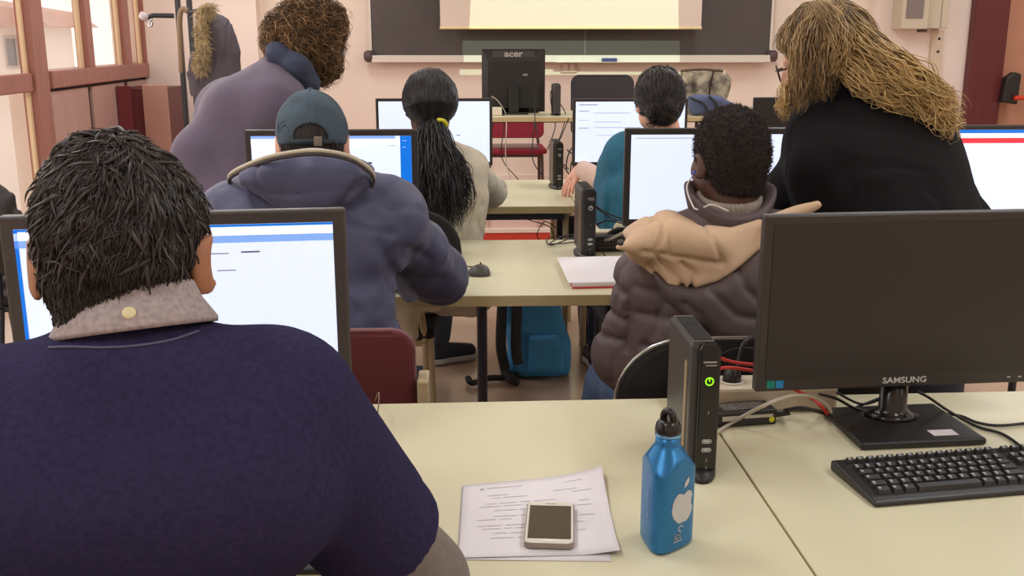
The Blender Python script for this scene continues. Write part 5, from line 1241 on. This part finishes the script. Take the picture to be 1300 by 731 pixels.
hb = xz([(786, 312), (800, 300), (830, 288), (868, 283), (900, 296), (940, 298), (978, 283), (1000, 300), (985, 318), (950, 340), (915, 360), (880, 369), (848, 367), (830, 352), (818, 330), (806, 318)], Y5)
bs = [xz(q, Y5) for q in ([(848, 288), (830, 320), (838, 330), (870, 365)], [(815, 318), (860, 327), (918, 337)], [(905, 298), (920, 336)], [(828, 336), (845, 362)], [(868, 335), (885, 350), (880, 366)], [(850, 283), (852, 325)])]
jf = lambda G: prims(G, p5.torso(.03)+slv, .045)
def hoodb(G):
    a = poly2(G[0], G[2], hb); d = smax(a, jf(G)-.022, .015); d = smax(d, -(jf(G)+.02), .01)
    m_ = None
    for q in bs: l = line2(G[0], G[2], q); m_ = l if m_ is None else np.minimum(m_, l)
    t = smin(d, cap(G, A3(at(822, 310, 2.16)), A3(at(784, 314, 2.12)), .024, .006), .03); t = smin(t, cap(G, A3(at(980, 282, 2.2)), A3(at(1038, 260, 2.2)), .020, .009), .02)
    t = smin(t, cap(G, A3(at(812, 312, 2.19)), A3(at(852, 304, 2.19)), .032, .034), .05); t = smin(t, cap(G, A3(at(852, 304, 2.19)), A3(at(905, 312, 2.18)), .034, .03), .05)
    return smax(t+.008*np.exp(-(m_/.006)**2)+.003*vnoise(G, 14, 73), G[1]-2.40, .02)
lo = np.array([at(780, 300, 2.1).x-.04, 2.02, at(880, 380, Y5).z-.05]); hi = np.array([at(1045, 300, 2.2).x+.03, 2.42, at(900, 245, 2.2).z+.06])
ho = sdf_obj('hood_lining', hoodb, lo, hi, .0048, beige, p5.o)
MB().lathe([(0, .003), (.006, .002), (.007, -.002)], n=12).build('snap_button', mat('snap', (70, 60, 56), .4), ho, loc=tuple(at(788, 308, 2.085)), rot=(R(80), 0, 0))
hb2 = xz([(822, 335), (848, 360), (880, 366), (915, 358), (950, 338), (990, 312), (1020, 300), (1030, 380), (1000, 430), (940, 440), (905, 430), (870, 405), (845, 385)], Y5)
s6 = [xz(q, Y5) for q in ([(905, 372), (935, 400), (968, 405)], [(940, 345), (950, 370), (968, 385)], [(870, 385), (890, 400), (905, 425)])]
def hoodo(G):
    a = poly2(G[0], G[2], hb2); d = smax(a, jf(G)-.034, .03); d = smax(d, -(jf(G)+.02), .01); m_ = None
    for q in s6: l = line2(G[0], G[2], q); m_ = l if m_ is None else np.minimum(m_, l)
    return smax(d+.006*np.exp(-(m_/.008)**2)+.006*vnoise(G, 12, 75), G[1]-2.36, .02)
lo = np.array([at(815, 380, Y5).x-.04, 2.0, at(900, 450, Y5).z-.04]); hi = np.array([at(1035, 380, Y5).x+.03, 2.38, at(900, 290, Y5).z+.05])
sdf_obj('hood_shell', hoodo, lo, hi, .006, mat('hood_shell_brown', (84, 70, 68), .55, var=.12, vscale=12), p5.o)
MB().tube(smoothpath([p5.world((-.083, .01, -.02)), at(872, 238, 2.30), at(880, 262, 2.25), at(886, 266, 2.24)], 6), .0018, 6).build('earphone_wire', mat('wire_white', (226, 222, 218), .4), p5.o)
MB().tube(smoothpath([at(893, 263, 2.235), at(905, 260, 2.232), at(925, 268, 2.228)], 6), .0018, 6).build('earphone_wire', mat('wire_white', (226, 222, 218), .4), p5.o)
MB().lathe([(0, -.005), (.006, -.003), (.006, .003), (0, .006)], n=10).build('earphone', mat('bud_blue', (40, 60, 190), .3), p5.o, loc=tuple(p5.world((-.086, .002, -.022))))
jeansb = mat('jeans_blue', (70, 88, 118), .85, var=.12, vscale=30, bump=.3, bscale=200)
p5.garment('jeans', jeansb, p5.legs(.014)+[('c', p5.hip-p5.rv*.08, p5.hip+p5.rv*.08, .105, .105, .05)], h=.012, wr=.005, sc=14, clips=[plane(tuple(p5.hip+np.array([0, 0, .05])), (0, 0, 1))])
p5.shoes()

# ---------------------------------------------------------------- 6 standing person with curly hair
rv6 = N3((.72, -.69, 0))
p6 = Person('person', 'standing person with curly brown hair bending over the far row in a dusky purple sweater', skin_p,
    at(393, 48, 3.98), (-42, -38, 0), at(366, 92, 3.93), A3(at(272, 262, 3.72)), A3(at(315, 150, 3.84)), rv6,
    at(372, 118, 4.12), at(345, 140, 3.70), at(420, 190, 4.35), at(383, 235, 3.95), at(452, 232, 4.62), at(430, 232, 4.52),
    [A3((-.83, 3.90, .48)), A3((-.90, 3.68, .48))], [A3((-.86, 3.88, .1)), A3((-.95, 3.60, .1))], g=1.02, hs=1.0)
p6.fw = N3((.7, .7, 0))
hair6 = mat('hair_curly_brown', (112, 84, 56), .5, var=.5, vscale=25)
hc6 = A3(at(384, 46, 3.95))
def h6(G):
    d = ell(G, tuple(hc6+np.array([0, -.02, .005])), (.105, .115, .115)); d = smin(d, ell(G, tuple(A3(at(408, 68, 3.95))), (.07, .08, .09)), .06); d = smin(d, ell(G, tuple(A3(at(355, 52, 3.9))), (.06, .07, .05)), .06); d = smin(d, ell(G, tuple(p6.world((0, .0, .05))), (.105, .115, .095)), .04); d = smax(d, -ell(G, tuple(p6.world((0, .13, -.03))), (.08, .08, .08)), .02)
    return d+.016*vnoise(G, 16, 81)+.008*vnoise(G, 40, 82)
hr = sdf_obj('hair', h6, hc6-.25, hc6+.25, .008, mat('hair_curly_base', (70, 50, 36), .7, var=.4, vscale=30), p6.o)
tufts(hr, h6, 3200, .06, .0018, hair6, lambda P: np.tile([.15, 0, -1.], (len(P), 1)), lift=.18, jit=.6, seg=20, curl=.010, cf=2.2, droop=.01)
tufts(hr, h6, 500, .08, .0015, mat('hair_curly_light', (158, 122, 80), .45, var=.3, vscale=25), lambda P: np.tile([.2, 0, -1.], (len(P), 1)), lift=.25, jit=.7, seg=22, curl=.011, cf=2.2, droop=.02)
pur = mat('sweater_plum', (92, 80, 98), .9, var=.06, vscale=14, bump=.2, bscale=120, sheen=.2)
slv = []
for i in (0, 1): slv += [('c', p6.sh[i], p6.el[i], .078, .062, .06), ('c', p6.el[i], p6.wr[i], .060, .042, .04)]
p6.garment('sweater', pur, p6.torso(.034)+slv+[('c', A3(at(252, 200, 3.68)), A3(at(252, 262, 3.68)), .085, .10, .08), ('c', A3(at(256, 196, 3.70)), A3(at(292, 148, 3.75)), .088, .085, .08), ('c', A3(at(300, 140, 3.76)), A3(at(335, 110, 3.80)), .085, .07, .08)], h=.009, k=.09, wr=.006, sc=5, seed=83, stretch=(.6, .6, 1.6), fine=.4,
    clips=[plane(tuple(p6.hip-np.array([0, 0, .12])), (0, 0, -1))])
scf = mat('scarf_navy', (56, 62, 84), .85, bump=.3, bscale=60)
p6.garment('scarf', scf, [('c', A3(at(352, 68, 3.82)), A3(at(378, 84, 3.80)), .035, .04), ('c', A3(at(378, 84, 3.80)), A3(at(392, 104, 3.84)), .042, .04), ('c', A3(at(392, 104, 3.84)), A3(at(395, 92, 4.0)), .035, .03), ('c', A3(at(352, 68, 3.82)), A3(at(365, 66, 3.98)), .035, .03)], h=.007, k=.03, wr=.008, sc=18, seed=91, stretch=(1, 1, 1.5))
p6.garment('trousers', mat('trousers_black', (38, 35, 42), .9), p6.legs(.02)+[('c', p6.hip-p6.rv*.08, p6.hip+p6.rv*.08, .11, .11, .05)], h=.014, wr=.003, clips=[plane(tuple(p6.hip+np.array([0, 0, .06])), (0, 0, 1))])
p6.shoes()

# ---------------------------------------------------------------- 7 standing woman with long blond hair
p7 = Person('person', 'standing woman with long wavy blond hair and glasses leaning over in a black sweater', skin_p,
    at(1045, 74, 2.62), (74, -20, 0), at(1085, 126, 2.55), A3(at(1150, 330, 2.42)), A3(at(1110, 215, 2.48)), (.93, .36, 0),
    at(1045, 175, 2.52), at(1160, 178, 2.60), at(1000, 245, 2.66), at(1228, 285, 2.72), at(950, 285, 2.95), at(1215, 335, 2.90),
    [A3((1.00, 2.55, .48)), A3((1.18, 2.45, .48))], [A3((.98, 2.5, .1)), A3((1.18, 2.4, .1))], g=1.12, hs=1.02, head_h=.0045)
p7.fw = N3((-.36, .93, 0))
blk = mat('sweater_black', (28, 27, 29), .95, var=.1, vscale=20, bump=.2, bscale=200, spec=.15)
slv = []
for i in (0, 1): slv += [('c', p7.sh[i], p7.el[i], .078, .060, .06), ('c', p7.el[i], p7.wr[i], .060, .040, .04)]
p7.garment('sweater', blk, p7.torso(.012)+slv+[('c', A3(at(1085, 140, 2.50)), A3(at(1150, 170, 2.52)), .062, .08, .08), ('c', A3(at(1120, 240, 2.46)), A3(at(1130, 300, 2.44)), .17, .19, .08)], h=.008, k=.06, wr=.008, sc=6, seed=101, fine=.3, cr=.006, crs=5, crw=.06,
    clips=[hollow(p7.nk, p7.hc, .058, .08), plane(tuple(p7.hip-np.array([0, 0, .15])), (0, 0, -1))])
MB().tube(smoothpath([at(1050, 96, 2.47), at(1072, 101, 2.44), at(1092, 103, 2.45)], 5), .006, 6).build('neckline', mat('neck_grey', (74, 72, 78), .8), p7.o)
bl = mat('hair_blond', (140, 114, 80), .5, var=.30, vscale=16, col2=(196, 164, 112)); blb = mat('hair_blond_base', (118, 94, 66), .6, var=.25, vscale=20)
bll = mat('hair_blond_light', (208, 176, 122), .45, var=.2, vscale=18); bld = mat('hair_blond_dark', (118, 96, 70), .5, var=.3, vscale=18)
def h7(L):
    d = ell(L, (0, -.018, .036), (.092, .106, .102)); d = smin(d, cap(L, (-.03, -.04, 0), (.0, -.06, -.06), .075, .07), .05)
    d = smax(d, -ell(L, (0, .122, -.03), (.09, .082, .10)), .015)
    return d+.004*vnoise(L, 26, 12, (1, 1, .5))
f7 = p7.hair_local(h7); hr = sdf_obj('hair', f7, p7.hc-.21, p7.hc+.2, .006, blb, p7.o)
cr = p7.world((0, -.03, .15))
def flow7(P): v = P-cr[None]; v[:, 2] -= .12; return v/np.linalg.norm(v, axis=1, keepdims=True)
tufts(hr, f7, 3000, .09, .0013, bl, flow7, lift=.08, jit=.10, seg=14, curl=.003, cf=1.2)
tufts(hr, f7, 900, .09, .0013, bld, flow7, lift=.10, jit=.10, seg=14, curl=.003, cf=1.2, name='hair_strands')
gb = [at(1066, 34, 2.50), at(1094, 62, 2.46), at(1128, 88, 2.42), at(1162, 109, 2.40), at(1190, 130, 2.40), at(1212, 154, 2.41)]
guided('back_hair', gb, [.05, .052, .048, .04, .032, .02], 1000, .0016, bl, hr, amp=.010, freq=3.4, jit=.01, t0=(0, .35), t1=(.6, 1), seed=11)
guided('back_hair', [p+Vector((0, -.02, .005)) for p in gb], [.05, .055, .05, .04, .035, .028], 260, .0017, bll, hr, amp=.012, freq=3.2, jit=.014, t0=(.15, .5), t1=(.7, 1), seed=12)
guided('back_hair', [at(1058, 70, 2.47), at(1085, 88, 2.43), at(1115, 112, 2.41), at(1150, 130, 2.40), at(1195, 152, 2.40)], [.03, .04, .035, .03, .03], 330, .0016, bll, hr, amp=.012, freq=3, jit=.014, t0=(0, .3), t1=(.6, 1), seed=13)
guided('loose_ends', [at(1160, 118, 2.38), at(1190, 145, 2.38), at(1205, 158, 2.385), at(1200, 168, 2.39)], [.02, .03, .03, .02], 90, .0013, bll, hr, amp=.016, freq=2.4, jit=.02, seed=14)
for k_, (x0, mm_) in enumerate(((1019, bl), (1029, bld), (1038, bl), (1047, bld))):
    guided('side_hair', [at(x0+28, 15, 2.50), at(x0+4, 48, 2.46), at(x0, 85, 2.45), at(x0-2+2*k_, 115, 2.45), at(x0-8+k_*6, 142-k_*14, 2.46)], [.022, .03, .03, .026, .012], 260, .0015, mm_, hr, amp=.007, freq=2.6, jit=.008, t0=(0, .2), t1=(.65, 1), seed=20+k_)
guided('side_hair', [at(1040, 10, 2.5), at(1062, 45, 2.44), at(1064, 75, 2.43), at(1052, 98, 2.43)], [.03, .035, .03, .02], 380, .0015, bl, hr, amp=.006, freq=2, jit=.008, t1=(.7, 1), seed=30)
guided('loose_ends', [at(1002, 100, 2.47), at(996, 125, 2.47), at(994, 140, 2.47), at(1000, 150, 2.47)], [.012, .018, .014, .01], 50, .0012, bll, hr, amp=.008, freq=2, jit=.012, seed=31)
gls = empty('glasses', (0, 0, 0), 0); gls.parent = p7.o
gm = mat('glasses_dark', (48, 36, 34), .3)
for sg in (-1, 1):
    MB().tube([p7.world((sg*.034+.027*math.cos(R(a)), .112, .002+.021*math.sin(R(a)))) for a in range(0, 361, 18)], .0022, 6, caps=False).build('rim', gm, gls)
    MB().tube([p7.world((sg*.061, .112, .008)), p7.world((sg*.078, .06, .006)), p7.world((sg*.085, .0, .004))], .0022, 6).build('temple', gm, gls)
MB().tube([p7.world((-.009, .113, .006)), p7.world((0, .116, .009)), p7.world((.009, .113, .006))], .002, 6).build('bridge', gm, gls)
p7.garment('trousers', tr1, p7.legs(.012)+[('c', p7.hip-p7.rv*.09, p7.hip+p7.rv*.09, .12, .12, .05)], h=.014, wr=.003, clips=[plane(tuple(p7.hip+np.array([0, 0, .02])), (0, 0, 1))])
p7.shoes()

# jackets on chairs at the far left
chair('padded_chair', (-1.66, 4.14), R(0), 'black padded chair under the patterned bag at far left', blkfab, top=.78)
chl = chair('padded_chair', (-2.18, 4.15), R(0), 'black padded chair with a dark coat hung over it at far left', blkfab, top=.84)
cm = mat('coat_dark', (58, 52, 50), .8, var=.1, vscale=8)
coat('coat', 'dark grey coat draped over a chair at the left edge below the window', 'coat', [(-60, 280), (-50, 240), (-25, 222), (0, 224), (10, 236), (14, 243), (19, 244), (26, 268), (30, 300), (32, 350), (-60, 350)], 3.9, .07, cm, 111, h=.01)
sc_ = coat('bag', 'black bag with a pale yellow pattern beside the dark coat at far left', 'bag', [(26, 300), (27, 276), (38, 256), (46, 246), (60, 244), (70, 260), (72, 355), (28, 355)], 4.1, .06, mat('bag_pattern', (26, 26, 34), .7, vscale=26, col2=(120, 112, 70)), 121, h=.01)
